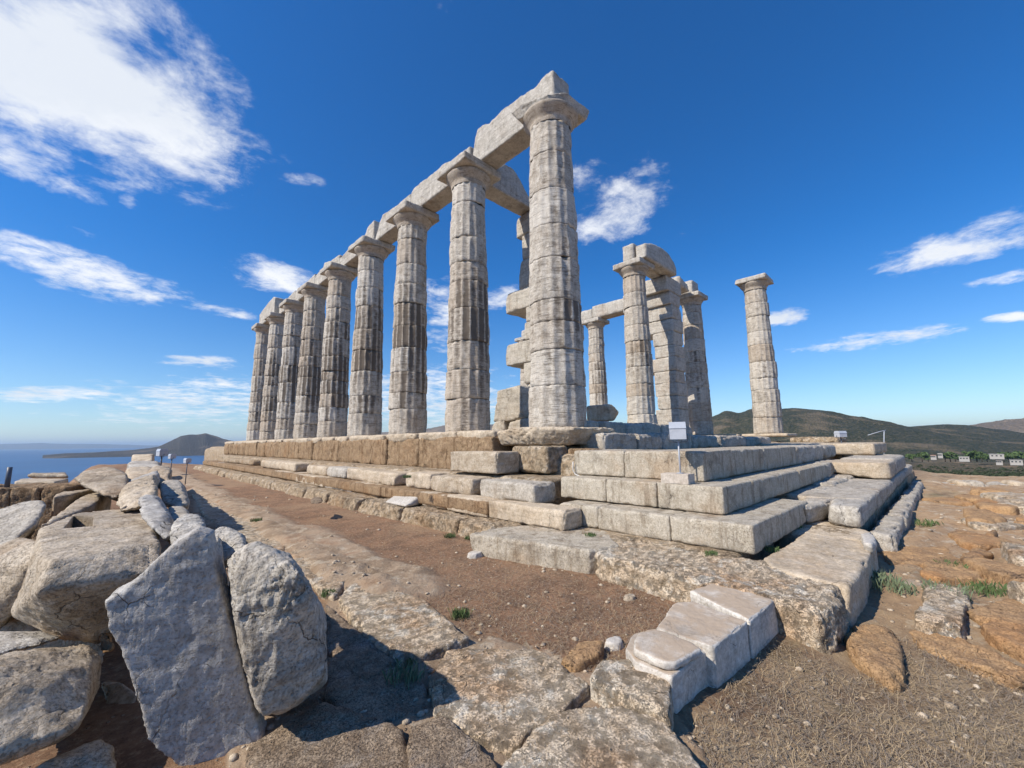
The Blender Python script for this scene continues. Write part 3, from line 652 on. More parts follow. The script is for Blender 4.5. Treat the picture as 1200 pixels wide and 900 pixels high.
# block under the nearest column, and the one beneath it
block('column_base_block', [(-.82, .70, -.04), (-.88, .3, 0), (-.80, -.35, 0), (-.55, -.75, -.02), (.3, -.80, -.01), (.8, -.7, -.02), (.8, .7, 0), (-.7, .7, -.26), (-.78, -.1, -.27), (-.45, -.6, -.27), (.75, -.62, -.28), (.8, .7, -.28)], 'marble', 'big eroded pale block directly under the nearest column', group=lg, amp=.035, freq=2.4, sm=4, edge=.08)
def pxY(x, y, z): return float(onZ(x, y, z)[1])
block('support_block', boxp(-.93, -.45, -.55, .22, -.68, -.285), 'found', 'squarish tan block stacked below the base block of the nearest column', group=lg, amp=.02, freq=3, sm=4, edge=.06)
block('support_block', boxp(-.55, -.2, -1.05, -.62, -.66, -.33), 'poros', 'small pitted block in the gap right of the squarish tan block', group=lg, amp=.02, freq=4, sm=3, edge=.05)

# ---- restored corner steps: each course one thing, its stones the parts
def course(name, label, segs_s, xe_list, X0, Y0, zt, zb, mat='restored', depth=.9):
    """segs_s: cuts in y along the south face (from corner Y0 upward); xe_list: cuts in x along the east face"""
    root = empty(name, (X0, Y0, zb), label, 'stone step')
    cuts = [Y0]+segs_s
    for i, (a, b) in enumerate(zip(cuts[:-1], cuts[1:])):
        if i == 0: pts = boxp(X0, X0+max(depth, .9), a, b-.003, zb, zt)
        else: pts = boxp(X0+r.uniform(0, .008), X0+depth, a+.003, b-.003, zb, zt-r.uniform(0, .006))
        stone('block', hull_mesh(jit(pts, .003)), M[mat], root, amp=.006, freq=5, sm=1, edge=.022, voxel=.015, chips=3, cf=.06)
    xc = [X0+max(depth, .9)]+xe_list
    for a, b in zip(xc[:-1], xc[1:]):
        stone('block', hull_mesh(jit(boxp(a+.003, b-.003, Y0+r.uniform(0, .006), Y0+depth, zb, zt-r.uniform(0, .006)), .003)), M[mat], root, amp=.006, freq=5, sm=1, edge=.022, voxel=.018, chips=3, cf=.06)
    return root
xe1 = float(onY(935, 543, -2.78)[0]); xe2 = float(onY(985, 562, -3.07)[0]); xe3 = float(onY(947, 600, -3.40)[0])
yA = float(onX(672, 545, -.95)[1]); yA2 = float(onX(731, 545, -.95)[1])
course('restored_step', 'top restored step course of flat cream stone turning the corner', [yA2, yA], [xe1*.4, xe1], -.95, -2.78, -.345, -.665)
yB = [float(onX(x, 585, -1.28)[1]) for x in (770, 710, 657)]
course('restored_step', 'middle restored step course of pitted cream stone turning the corner', yB, [xe2*.35, xe2*.75], -1.28, -3.08, -.672, -.935)
yC = [float(onX(x, 620, -1.6)[1]) for x in (785, 700)]+[float(onX(655, 610, -1.6)[1])]
course('restored_step', 'lowest restored step course of reddish cream stone turning the corner', yC, [xe3], -1.6, -3.41, -.942, -1.185)
# rougher original stones continuing the restored courses to the right
me_g = 'original worn stones continuing the step courses'
a = xe1+.02; b = float(onY(966, 530, -2.78)[0]); c = float(onY(979, 530, -2.78)[0])
block('worn_step_block', boxp(a, b, -2.76, -2.0, -.66, -.36), 'greyblock', 'rough worn stone extending the top restored step to the right', group=me_g, amp=.03, freq=3, sm=3, edge=.08)
block('worn_step_block', boxp(b+.02, c, -2.80, -2.0, -.64, -.36), 'greyblock', 'narrow upright stone at the far right end of the top step', group=me_g, amp=.012, freq=3, sm=2, edge=.03)
a = xe2*.75+.02
block('worn_step_block', boxp(a, a+1.5, -3.05, -2.3, -.94, -.67), 'greyblock', 'rough worn stone extending the middle restored step to the right', group=me_g, amp=.035, freq=3, sm=3, edge=.09)
block('worn_step_block', boxp(a+1.55, a+3.4, -2.95, -2.3, -.96, -.72), 'greyblock', 'broken low stone beyond the middle step, beside dark gap', group=me_g, amp=.04, freq=3, sm=3, edge=.1)
for i, (q0, q1, zt) in enumerate([(xe3+.15, xe3+.9, -1.02), (xe3+1.0, xe3+2.1, -.97), (xe3+2.2, xe3+3.6, -.93), (xe3+3.7, xe3+6, -.9)]):
    block('rubble_block', boxp(q0, q1, -3.35, -2.7, -1.2, zt), 'greyblock', ['small low stone right after the end of the lowest restored step', 'second rubble stone past the lowest restored step', 'third rubble stone between step and marble slabs', 'last long rubble stone behind the marble slabs'][i], group=me_g, amp=.04, freq=3, sm=3, edge=.1)

# ---- east side marble: long step with south end face, and the tiers on it
eg = 'original marble step stones on the entrance side'
c0 = onZ(1010, 620, -1.19); xs0, ye = float(c0[0]), float(c0[1])
cutpx = [(1010, 620), (1028, 600), (1042, 583), (1052, 572), (1062, 560), (1075, 547)]
cuts = [xs0, xs0+.75, xs0+1.6, xs0+2.7, xs0+4.2, xs0+6.5, xs0+10.5]
WL0 = float(onX(964, 612, xs0)[1])-ye
labs = ['front marble slab of the right-hand row with a broken pale end face', 'second marble slab of the right-hand row', 'third marble slab of the right-hand row', 'fourth marble slab of the right-hand row below the two stacked blocks', 'fifth marble slab of the right-hand row', 'farthest marble slab of the right-hand row']
for i in range(6):
    a, b = cuts[i], cuts[i+1]
    wl = [WL0, 1.0, 1.0, .95, .8, .8][i]
    pts = [(a+.01, ye, -.965), (b-.01, ye-.01, -.955), (b-.01, ye+wl, -.96), (a+.01, ye+wl*(.8 if i == 0 else 1), -.97), (a+.03, ye+.01, -1.19), (b-.01, ye+.01, -1.19), (b-.01, ye+wl, -1.19), (a+.05, ye+wl*(.9 if i == 0 else 1), -1.19)]
    block('marble_step_slab', pts, 'greyblock' if i else 'beam', labs[i], group=eg, amp=.012, freq=3, sm=3, edge=.04, strat=.006)
q = [onZ(x, y_, -.98) for x, y_ in [(940, 594), (964, 590), (985, 583), (962, 576), (940, 580)]]
block('broken_slab', slab_pts([t[:2] for t in q], -.98, -1.19, .15), 'greyblock', 'small broken slab wedged left of the front marble slab', group=eg, amp=.02, freq=4, sm=3, edge=.06)
# lower plinth strip to the right of the row
q = ye-.04
for i, (a, b) in enumerate([(xs0+.05, xs0+1.6), (xs0+1.7, xs0+3.3), (xs0+3.4, xs0+5.6), (xs0+5.7, xs0+8.5)]):
    block('kerb_stone', boxp(a, b, q-.21, q, -1.5, -1.23-.012*i), 'greyblock', ['nearest low kerb stone beside the right-hand marble row', 'second low kerb stone beside the right-hand marble row', 'third low kerb stone beside the right-hand marble row', 'farthest low kerb stone beside the right-hand marble row'][i], group='low kerb stones along the right-hand marble row', amp=.03, freq=3, sm=4, edge=.09)
# tiers
c1 = onZ(1045, 562, -.95); c2 = onZ(986, 547, -.66)
tx = float(c1[0])
block('stacked_block', [(tx, float(c1[1]), -.95), (tx+.8, float(c1[1]), -.95), (tx, float(c1[1])+.25, -.95), (tx, float(c1[1]), -.66), (tx+1.3, float(c1[1]), -.65), (tx+1.3, float(c1[1])+.9, -.66), (tx+.0, float(c1[1])+1.25, -.68), (tx+.0, float(c1[1])+1.2, -.80), (tx+1.3, float(c1[1])+.9, -.95)], 'marble', 'pale overhanging block, lower of the two stacked on the right-hand row', group=eg, amp=.012, freq=3, sm=2, edge=.03)
block('stacked_block', boxp(tx+1.35, tx+4.2, float(c1[1]), float(c1[1])+.9, -.95, -.63), 'greyblock', 'grey block behind the pale overhanging block, seen as its shaded right side', group=eg, amp=.012, freq=3, sm=2, edge=.03)
c3 = onZ(1027, 537, -.62)
d1 = onY(1027, 537, float(c1[1])+.45)
bx, by = float(d1[0]), float(d1[1])
block('stacked_block', boxp(bx, bx+3.0, by, by+1.35, -.62, -.34), 'marble', 'topmost long pale block at the right end of the upper step', group=eg, amp=.01, freq=3, sm=2, edge=.03)
block('stacked_block', boxp(bx+.1, bx+3.0, by+1.4, by+2.6, -.62, -.33), 'marble', 'pale block left of the topmost long block at the step end', group=eg, amp=.01, freq=3, sm=2, edge=.03)

# ---- worn stones standing on the platform behind the top step
pg = 'worn stones on the platform between the columns'
rowA = [(702, 735), (735, 775), (775, 800), (803, 828)]
for i, (xa_, xb_) in enumerate([(709, 748), (750, 776), (779, 812), (814, 842), (844, 876), (878, 905)]):
    p0 = onY(xa_, 528, -.95); p1 = onY(xb_, 528, -.95)
    block('floor_stone', boxp(float(p0[0]), float(p1[0]), -.95, -.35, -.42, [-.10, -.11, -.08, -.12, -.13, -.15][i]), 'greyblock', 'low weathered stone lying behind the top restored step', group=pg, amp=.04, freq=2.5, sm=3, edge=.12)
for i, (xa_, xb_, yt) in enumerate([(690, 706, 493), (706, 733, 494), (735, 756, 496), (756, 774, 495), (774, 792, 497), (792, 812, 498)]):
    p0 = onY(xa_, yt, 1.9); p1 = onY(xb_, yt, 1.9)
    block('floor_stone', boxp(float(p0[0]), float(p1[0]), 1.9, 2.9, -.35, float(p0[2])), ['beam', 'greyblock'][i % 2], ['short pale wall-footing stone under the fallen drum', 'blue-grey footing stone right of the fallen drum', 'footing stone in front of the column left of the pier', 'rounded broken footing stone between that column and the pier', 'footing stone below the square pier', 'dark cracked footing stone right behind the floodlight'][i], group=pg, amp=.035, freq=2.5, sm=3, edge=.09)
block('fallen_drum', [tuple(onY(x, y_, q)) for q in (3.0, 4.0) for x, y_ in [(688, 476), (716, 474), (725, 483), (719, 493), (688, 494)]], 'heap', 'dark rounded fallen block lying in front of the slender far column', group=pg, amp=.03, freq=2.5, sm=4, edge=.08, strat=.02)
for xa_, xb_, ya_, yb_, lab, m_ in [(578, 611, 455, 492, 'large upright rounded block behind the second and nearest columns', 'greyblock'), (574, 591, 492, 505, 'small low block at the left foot of the large upright block', 'greyblock'), (592, 622, 491, 506, 'grey square block under the large upright block', 'greyblock')]:
    Yp = 2.6 if ya_ < 480 else 2.5
    a = onX(xb_, yb_, 1.55); b = onX(xa_, ya_, 1.55)
    block('footing_block', [(1.6, float(onX(xa_, yb_, 1.6)[1]), float(a[2])), (1.6, float(onX(xb_, yb_, 1.6)[1]), float(a[2])), (1.6, float(onX(xa_+5, ya_+3, 1.6)[1]), float(onX(xa_+5, ya_+3, 1.6)[2])), (1.6, float(onX(xb_, ya_, 1.6)[1]), float(b[2])),
                            (2.15, float(onX(xa_, yb_, 1.6)[1]), float(a[2])), (2.15, float(onX(xb_, yb_, 1.6)[1]), float(a[2])), (2.15, float(onX(xa_+8, ya_, 1.6)[1]), float(b[2])), (2.15, float(onX(xb_, ya_, 1.6)[1]), float(b[2]))],
          m_, lab, group=pg, amp=.02, freq=3, sm=4, edge=.06)
# flat slabs below the right hand columns
block('column_slab', boxp(11.75, 13.2, -.75, .75, -.12, -.006), 'marble', 'flat square slab under the lone column on the right', group=pg, amp=.01, freq=3, sm=2, edge=.03)
block('column_slab', boxp(11.7, 13.2, .85, 9, -.14, -.006), 'marble', 'long slab row under the column right of the pier', group=pg, amp=.012, freq=2, sm=2, edge=.05)
block('column_slab', boxp(11.75, 13.4, -2.2, -.8, -.36, -.16), 'found', 'low broken stones right of the slab of the lone column', group=pg, amp=.04, freq=2, sm=3, edge=.08)
block('column_slab', boxp(3.3, 11.7, 1.85, 3.0, -.34, -.015), 'found', 'long footing course running under the pier and the column left of it', group=pg, amp=.02, freq=2, sm=2, edge=.04)
block('column_slab', boxp(11.75, 13.2, 9.1, 14, -.14, -.006), 'marble', 'slab row carrying the hidden far columns', group=pg, amp=.012, freq=2, sm=2, edge=.05)
block('column_slab', boxp(.7, 3.2, 1.85, 3.2, -.34, .045), 'found', 'footing slab under the ruined wall end', group=pg, amp=.02, freq=2, sm=2, edge=.04)

# ================================================================== SOUTH SIDE COURSES
# A: rough foundation course (one thing, its stones as parts)
fnd = empty('foundation_course', (-2.2, 5, -1.4), 'lowest rough foundation course running along the earth beneath the long side', 'foundation')
ys = [-.98]
while ys[-1] < 22: ys.append(ys[-1]+r.uniform(.8, 1.5))
for a, b in zip(ys[:-1], ys[1:]):
    j = [r.uniform(-.08, .06) for _ in range(4)]
    pts = [(-2.22+j[0], a+.01, -1.22), (-2.28+j[1], (a+b)/2, -1.20), (-2.22+j[2], b-.01, -1.22), (-1.2, a+.01, -1.19), (-1.2, b-.01, -1.19), (-2.26+j[0], a+.01, -1.5), (-2.30+j[3], b-.01, -1.5), (-1.2, a+.01, -1.5), (-1.2, b-.01, -1.5)]
    stone('block', hull_mesh(pts), M['found'], fnd, amp=.045, freq=3.2, sm=3, edge=.07)
# big front blocks of the foundation
fgp = 'large foundation blocks at the near corner'
tp = Z([(548, 625), (590, 617), (680, 612), (700, 612), (730, 641), (690, 645)], -1.19)
block('foundation_block', slab_pts([t[:2] for t in tp], -1.19, -1.46, .02), 'restored', 'big smooth-edged foundation block with a dark mossy right end, touching the earth', group=fgp, amp=.014, freq=3, sm=3, edge=.04)
tp = Z([(730, 645), (742, 632), (790, 625), (880, 650), (980, 690), (1000, 700), (978, 712), (940, 706), (870, 690), (790, 668)], -1.22)
tp2 = [(t[0], t[1], -1.22) for t in tp]
block('foundation_block', slab_pts([(-2.42, -2.46), (-2.3, -2.3), (-1.62, -2.1), (-1.62, -4.0), (-2.3, -4.06), (-2.5, -4.0), (-2.40, -3.3)], -1.21, -1.50, -.02), 'paving', 'rough pitted corner foundation block with a ragged front, behind the white marble pieces', group=fgp, amp=.04, freq=3.4, sm=4, edge=.10)
block('foundation_block', slab_pts([(-1.60, -3.47), (-.2, -3.48), (-.33, -4.06), (-1.6, -4.08), (-2.0, -4.06), (-1.8, -3.55)], -1.195, -1.50, -.01), 'marble', 'broad flat tan slab at the corner right of the lowest restored step', group=fgp, amp=.018, freq=2.6, sm=3, edge=.06)
block('foundation_block', slab_pts([(-.17, -3.1), (.9, -3.1), (.42, -3.98), (-.25, -4.02)], -1.20, -1.50, 0), 'marble', 'flat slab behind the broad tan slab, under the front marble slab', group=fgp, amp=.02, freq=2.6, sm=3, edge=.06)
block('foundation_block', boxp(.0, 12.5, -3.85, -2.5, -1.5, -1.196), 'found', 'long footing course under the marble row on the entrance side', group=fgp, amp=.02, freq=2.6, sm=2, edge=.03, voxel=.06)
block('foundation_block', boxp(-1.75, -.6, -3.3, -.9, -1.5, -1.188), 'found', 'footing stones under the restored steps', group=fgp, amp=.015, freq=2.6, sm=2, edge=.03, voxel=.04)
block('foundation_block', boxp(-1.9, -1.15, -2.3, -1.0, -1.5, -1.192), 'found', 'footing stone between mossy block and lowest restored step', group=fgp, amp=.015, freq=2.6, sm=2, edge=.03, voxel=.04)
block('rubble_block', slab_pts([tuple(onZ(x, y_, -1.13)[:2]) for x, y_ in [(1008, 626), (1020, 622), (1027, 632), (1022, 638), (1012, 636)]], -1.13, -1.22, .1), 'white', 'small whitish broken stone on the corner of the broad tan slab', group=me_g, amp=.015, freq=8, sm=3, edge=.03)

# B: marble beam course on the foundation
def row(px_cuts, X, zt, zb, depth, labels, mats, group, ends=None, amp=.012, ybase=None):
    out = []
    for i in range(len(px_cuts)-1):
        ya = float(onX(px_cuts[i][0], px_cuts[i][1], X)[1]); yb = float(onX(px_cuts[i+1][0], px_cuts[i+1][1], X)[1])
        if yb < ya: ya, yb = yb, ya
        dz = r.uniform(-.01, .01); dx = r.uniform(-.02, .02)
        out.append(block('step_block', jit(boxp(X+dx, X+depth+dx, ya+.008, yb-.008, zb, zt+dz), .008), mats[i % len(mats)], labels[i], group=group, amp=amp, freq=2.6, sm=3, edge=.045, strat=.004))
    return out
sg = 'displaced marble blocks lying in rows on the long side steps'
XB = -1.93
row([(662, 620), (572, 603), (523, 593), (490, 585)], XB, -.985, -1.195, .34,
    ['pale marble beam with a broken upright right end, lying on the lowest course', 'brown-stained marble beam left of the broken-ended one, right above the foundation', 'short brown block just right of the white wedge'], ['marble', 'marble', 'heap'], sg)
row([(443, 578), (412, 572), (380, 566), (345, 561), (318, 555), (290, 549), (268, 546), (250, 543)], XB, -.99, -1.195, .5,
    ['pale step block just left of the white wedge, beside a dark gap'] + ['%s pale block of the lower step row, going left from the white wedge' % n for n in ('second', 'third', 'fourth', 'fifth', 'sixth', 'seventh')], ['marble', 'white', 'marble', 'marble', 'beam'], sg)
row([(486, 584), (452, 577)], XB+.1, -1.0, -1.195, .3, ['rounded stone behind the white wedge'], ['marble'], sg)
# C: second row
XC = -1.72
row([(627, 585), (560, 570)], XC, -.735, -.985, .42, ['heavy weathered block with a rough sloping right end on the second row'], ['greyblock'], sg, amp=.022)
row([(555, 572), (505, 563), (475, 558)], XC, -.735, -.985, .5, ['long brown-veined marble block left of the heavy weathered block', 'pale left end block of the second row beside a shadowed step'], ['heap', 'marble'], sg)
row([(464, 563), (432, 558), (405, 553), (382, 550), (358, 548)], XC-.02, -.76, -.985, .62, ['second-row block with a dark shaded right end', 'second-row block one left of the dark shaded end', 'second-row block two left of the dark shaded end', 'second-row stone left of two cracks'], ['marble', 'marble', 'beam'], sg)
row([(346, 548), (322, 544), (305, 541)], XC, -.74, -.985, .6, ['far second-row block with a brown shaded end', 'far second-row block beside a small gap'], ['marble'], sg)
row([(296, 541), (276, 540), (262, 539)], XC+.1, -.78, -.985, .6, ['small far stone near the left end of the second row', 'leftmost small far stone of the second row'], ['found'], sg)
# D: third row
XD = -1.42
row([(584, 545), (527, 540)], XD, -.355, -.685, .5, ['single squared brown block with a pale lower strip, below the slabs of the colonnade'], ['heap'], sg)
block('ledge_stones', boxp(-1.35, -.5, -.9, 22, -1.19, -.715), 'found', 'ledge of packed stones behind the displaced marble rows', cat='ledge', chips=0, amp=.02, freq=2, sm=1, edge=.0, voxel=.05)
block('ledge_stones', boxp(-1.95, -1.3, -.4, 22, -1.19, -.99), 'poros', 'lower packed ledge behind the pale lower row', cat='ledge', chips=0, amp=.015, freq=2, sm=1, edge=.0, voxel=.05)
# white wedge
b0 = [onZ(x, y_, -1.2) for x, y_ in [(451, 590), (476, 595), (493, 592), (470, 584)]]
q0, q1 = b0[0], b0[1]
pts = [b0[0], b0[1], b0[2], b0[3], b0[2]+np.array([0, 0, .155]), b0[3]+np.array([0, 0, .14]), b0[0]+np.array([0, 0, .03]), b0[1]+np.array([0, 0, .03])]
block('white_wedge', pts, 'white', 'clean white wedge-shaped marble block leaning on the lower step row', group=None, amp=.002, freq=4, sm=1, edge=.006)

# ================================================================== WHITE MARBLE PIECES IN THE EARTH
wg = 'white marble pieces set in line in the earth'
YE = -3.62
mt = -1.215
def zz3(pts, z): return [tuple(onZ(x, y_, z)[:2]) for x, y_ in pts]
block('marble_piece', slab_pts(zz3([(808, 692), (825, 686), (840, 682), (910, 702), (878, 727), (872, 724)], mt), mt, -1.47, 0), 'piece', 'rear white marble piece, farthest of the three from the camera', group=wg, amp=.006, freq=4, sm=3, edge=.02, voxel=.007, chips=2, cf=.05)
block('marble_piece', slab_pts(zz3([(768, 735), (786, 720), (790, 706), (812, 704), (876, 728), (836, 758), (830, 756)], mt), mt, -1.47, 0), 'piece', 'middle white marble piece with a scalloped left edge', group=wg, amp=.006, freq=4, sm=3, edge=.02, voxel=.007, chips=2, cf=.05)
block('marble_piece', slab_pts(zz3([(733, 760), (742, 742), (768, 736), (832, 758), (804, 780), (787, 793), (745, 776)], mt-.03), mt-.03, -1.47, 0), 'piece', 'front white marble piece with a lower ledge at its front corner', group=wg, amp=.006, freq=4, sm=3, edge=.02, voxel=.007, chips=2, cf=.05)
block('thin_slice', slab_pts(zz3([(742, 752), (748, 740), (770, 737), (808, 750), (822, 760), (793, 776), (775, 776), (742, 760)], mt+.01), mt+.012, mt-.028, 0), 'piece', 'thin rounded brown-topped slice resting on the front white piece', group=wg, amp=.004, freq=5, sm=2, edge=.01)

# ================================================================== FOREGROUND PAVING ROCKS
vg = 'rough paving rocks in the foreground'
def pave(px, z, zb, mat, label, amp=.022, freq=3.5, edge=.035, vox=None, ch=3):
    t = zz3(px, z); return block('paving_rock', slab_pts(t, z, zb, -.02), mat, label, group=vg, amp=amp, freq=freq, sm=2, edge=edge, voxel=vox or .012, chips=ch, cf=.12)
pave([(690, 790), (705, 772), (740, 770), (785, 795), (786, 838), (735, 815)], -1.275, -1.5, 'paving', 'squat tan rock butting against the front white marble piece')
pave([(588, 890), (640, 845), (693, 815), (735, 822), (790, 850), (830, 905), (700, 980), (560, 960)], -1.305, -1.55, 'paving', 'large speckled rock at the bottom centre edge of the photo')
pave([(503, 790), (525, 760), (575, 757), (640, 762), (690, 800), (655, 838), (600, 872), (560, 862), (510, 835)], -1.33, -1.55, 'paving', 'broad cream and orange rock left of the speckled one')
pave([(420, 672), (500, 703), (550, 745), (518, 757), (470, 772), (428, 742), (395, 700)], -1.335, -1.5, 'paving', 'near pale plate of the sloping rock strip beside the earth')
pave([(340, 640), (375, 648), (418, 670), (390, 700), (350, 672)], -1.345, -1.5, 'paving', 'middle pale plate of the sloping rock strip beside the earth')
pave([(382, 706), (426, 745), (468, 776), (430, 800), (384, 760)], -1.36, -1.5, 'pavdark', 'brown plate between the upright boulder and pale rock strip')
pave([(384, 768), (428, 804), (470, 782), (500, 800), (505, 838), (470, 845), (420, 850), (380, 815)], -1.365, -1.5, 'pavdark', 'small dark plate in front of the upright boulder')
pave([(290, 870), (345, 842), (380, 822), (420, 855), (470, 850), (480, 900), (400, 980), (290, 980)], -1.35, -1.5, 'pavdark', 'dark crusted flat rock with pale lichen patches at the bottom edge')
pave([(478, 850), (520, 838), (556, 866), (585, 895), (550, 960), (480, 940)], -1.32, -1.5, 'pavdark', 'rounded dark knob beside the large speckled rock')
pave([(225, 578), (252, 584), (300, 604), (338, 634), (330, 650), (285, 630), (240, 606)], -1.365, -1.5, 'paving', 'distant low end of the pale rock strip by the heap', vox=.025)
block('earth_rock', slab_pts(zz3([(655, 772), (682, 752), (708, 750), (704, 764), (672, 780)], -1.345), -1.345, -1.45, -.1), 'bedrock', 'small orange rock on the earth left of the front white piece', group='single small rocks on the earth', amp=.02, freq=6, sm=3, edge=.04)

# ================================================================== THE HEAP, LEFT
hg = 'heap of big marble blocks on the left'
def H(pts, mat, label, amp=.016, freq=3.5, sm=3, edge=.028, vox=None, strat=.008, name='heap_block'):
    return block(name, pts, mat, label, group=hg, amp=amp, freq=freq, sm=sm, edge=edge, voxel=vox, strat=strat, chips=3, cf=.09)
def px3(l): return [tuple(atD(x, y_, d)) for x, y_, d in l]
# tilted slab (front outline + back offset)
fr = px3([(119, 707, 1.62), (150, 688, 1.63), (176, 662, 1.65), (200, 640, 1.66), (226, 624, 1.67), (243, 630, 1.68), (252, 660, 1.66), (264, 712, 1.62), (285, 790, 1.56), (309, 872, 1.50), (306, 930, 1.46), (255, 935, 1.46), (205, 898, 1.48), (172, 868, 1.50), (161, 822, 1.53), (141, 765, 1.57), (127, 740, 1.6)])
fr = px3([(x_, y_, 1.43+.20*(x_-119)/190+.10*(930-y_)/300) for x_, y_ in [(119, 707), (150, 688), (176, 662), (200, 640), (226, 624), (243, 630), (252, 660), (264, 712), (285, 790), (309, 872), (306, 930), (255, 935), (205, 898), (172, 868), (161, 822), (141, 765), (127, 740)]])
off = CF*.12+np.array([-.045, .01, .0])
me = prism_mesh(fr, [tuple(np.array(p)+off) for p in fr])
tag(stone('heap_slab', me, M['blueslab'], None, amp=.010, freq=3, sm=3, edge=.02, voxel=.008), 'tall blue-grey slab standing tilted in front of the heap', 'stone block', hg)
# boulder right of the slab
H(px3([(266, 650, 1.66), (300, 636, 1.72), (340, 648, 1.72), (352, 668, 1.58), (345, 690, 1.62), (375, 715, 1.74), (383, 765, 1.74), (382, 805, 1.70), (340, 836, 1.58), (305, 838, 1.52), (285, 780, 1.52), (272, 700, 1.54), (300, 640, 2.05), (345, 655, 2.05), (382, 720, 2.02), (378, 800, 1.98), (300, 820, 1.9), (270, 700, 1.9)]),
  'greyblock', 'upright rounded grey boulder just right of the tilted slab', amp=.022, edge=.05, vox=.009)
H(px3([(240, 640, 1.78), (258, 625, 1.85), (262, 690, 1.7), (268, 760, 1.66), (250, 730, 1.7), (240, 630, 2.1), (262, 640, 2.1), (268, 700, 2.1)]), 'greyblock', 'narrow stone squeezed between tilted slab and boulder', vox=.012)
H(px3([(248, 625, 2.05), (262, 617, 2.1), (285, 628, 2.0), (288, 640, 1.95), (262, 650, 1.95), (250, 665, 1.9), (255, 625, 2.4), (285, 630, 2.3), (280, 670, 2.2)]), 'beam', 'small whitish rock on top behind the upright boulder', amp=.02, vox=.012)
# big pale topped block with two sockets
zt = -.70
tC = zz3([(190, 634), (162, 636), (98, 645), (60, 657), (45, 650), (47, 618), (100, 598), (162, 594), (180, 612)], zt)
zb = -1.18
pts = []
for (x, y_) in tC: pts.append((x, y_, zt))
for (x, y_) in zz3([(196, 640), (100, 652), (48, 660)], zt): pts.append((x-.0, y_-.04, zt-.10))
lowp = px3([(12, 722, 2.02), (22, 708, 2.02), (75, 752, 1.93), (115, 755, 1.93), (150, 730, 1.98), (190, 668, 2.15)])
pts += lowp+[tuple(np.array(q)+np.array([0, .9, -.05])) for q in lowp]
o = H(pts, 'heap', 'big block with a broad pale flat top bearing two dark sockets', amp=.014, edge=.03, vox=.013)
# sockets: cut them from the block
def cut_sockets(o, boxes):
    for bx_ in boxes:
        c = bpy.data.objects.new('cut', hull_mesh(bx_)); COL.objects.link(c)
        m_ = o.modifiers.new('b', 'BOOLEAN'); m_.object = c; m_.operation = 'DIFFERENCE'; m_.solver = 'EXACT'
        dg = bpy.context.evaluated_depsgraph_get(); dg.update()
        me_ = bpy.data.meshes.new_from_object(o.evaluated_get(dg)); o.modifiers.clear(); o.data = me_; bpy.data.objects.remove(c)
so1 = zz3([(74, 626), (108, 623), (109, 611), (86, 610)], zt-.03); so2 = zz3([(90, 606), (108, 605), (108, 597), (95, 597)], zt-.03)
cut_sockets(o, [slab_pts(so1, zt+.1, zt-.28, 0), slab_pts(so2, zt+.1, zt-.28, 0)])
H([(x, y_, z) for (x, y_), z in zip(zz3([(45, 616), (99, 579), (132, 560), (133, 568), (115, 575), (112, 590), (94, 594), (50, 612)], zt-.01), [zt-.01]*8)]+[(x, y_, -1.15) for (x, y_) in zz3([(48, 612), (99, 579), (132, 560), (112, 590)], zt-.01)],
  'heap', 'flat pale block behind the one with sockets, notched on its right', vox=.02)
H([(x, y_, -.67) for (x, y_) in zz3([(62, 582), (75, 572), (100, 563), (132, 559), (133, 567), (115, 571), (85, 579)], -.67)]+[(x, y_, -1.2) for (x, y_) in zz3([(62, 582), (75, 572), (132, 559), (133, 567), (115, 571)], -.67)],
  'heap', 'third flat-topped block farther along the heap, grey shaded side', vox=.025)
H(px3([(0, 648, 2.25), (22, 632, 2.35), (45, 634, 2.25), (46, 652, 2.1), (38, 690, 2.1), (18, 706, 2.1), (0, 740, 2.05), (-40, 660, 2.2), (-40, 745, 2.0), (20, 630, 3.0), (45, 640, 3.0), (-40, 660, 3.0), (20, 720, 2.6)]), 'heap', 'dark-fronted block at the left edge beside the block with sockets', vox=.016)
H(px3([(-30, 606, 3.1), (0, 598, 3.2), (30, 588, 3.3), (48, 586, 3.3), (53, 593, 3.1), (43, 615, 2.9), (20, 632, 2.7), (0, 646, 2.6), (-30, 660, 2.6), (0, 600, 3.8), (52, 590, 3.9), (30, 640, 3.3), (-30, 670, 3.3)]), 'greyblock', 'grey slab leaning at the left edge below the brown wall', vox=.018)
# boulders in the middle row
H(px3([(134, 592, 3.1), (145, 575, 3.3), (150, 566, 3.5), (165, 562, 3.6), (180, 556, 3.7), (184, 572, 3.3), (180, 590, 3.0), (160, 596, 2.9), (134, 600, 2.9), (150, 570, 4.2), (182, 560, 4.3), (180, 600, 3.6)]), 'marble', 'rounded tan boulder in the middle of the heap row', amp=.03, edge=.06, vox=.016)
H(px3([(160, 586, 2.85), (170, 581, 2.95), (184, 584, 2.9), (195, 600, 2.6), (200, 612, 2.5), (206, 625, 2.35), (196, 634, 2.2), (178, 618, 2.3), (164, 602, 2.55), (185, 582, 3.4), (205, 610, 3.1), (205, 640, 2.8)]), 'blueslab', 'blue-grey jagged block right of the flat top with sockets', amp=.02, vox=.013)
H(px3([(147, 565, 4.2), (165, 560, 4.5), (184, 552, 4.8), (186, 560, 4.3), (183, 575, 3.9), (150, 578, 3.9), (165, 560, 5.2), (184, 556, 5.3), (184, 580, 4.6)]), 'blueslab', 'blue-grey block behind the tan boulder', amp=.025, vox=.02)
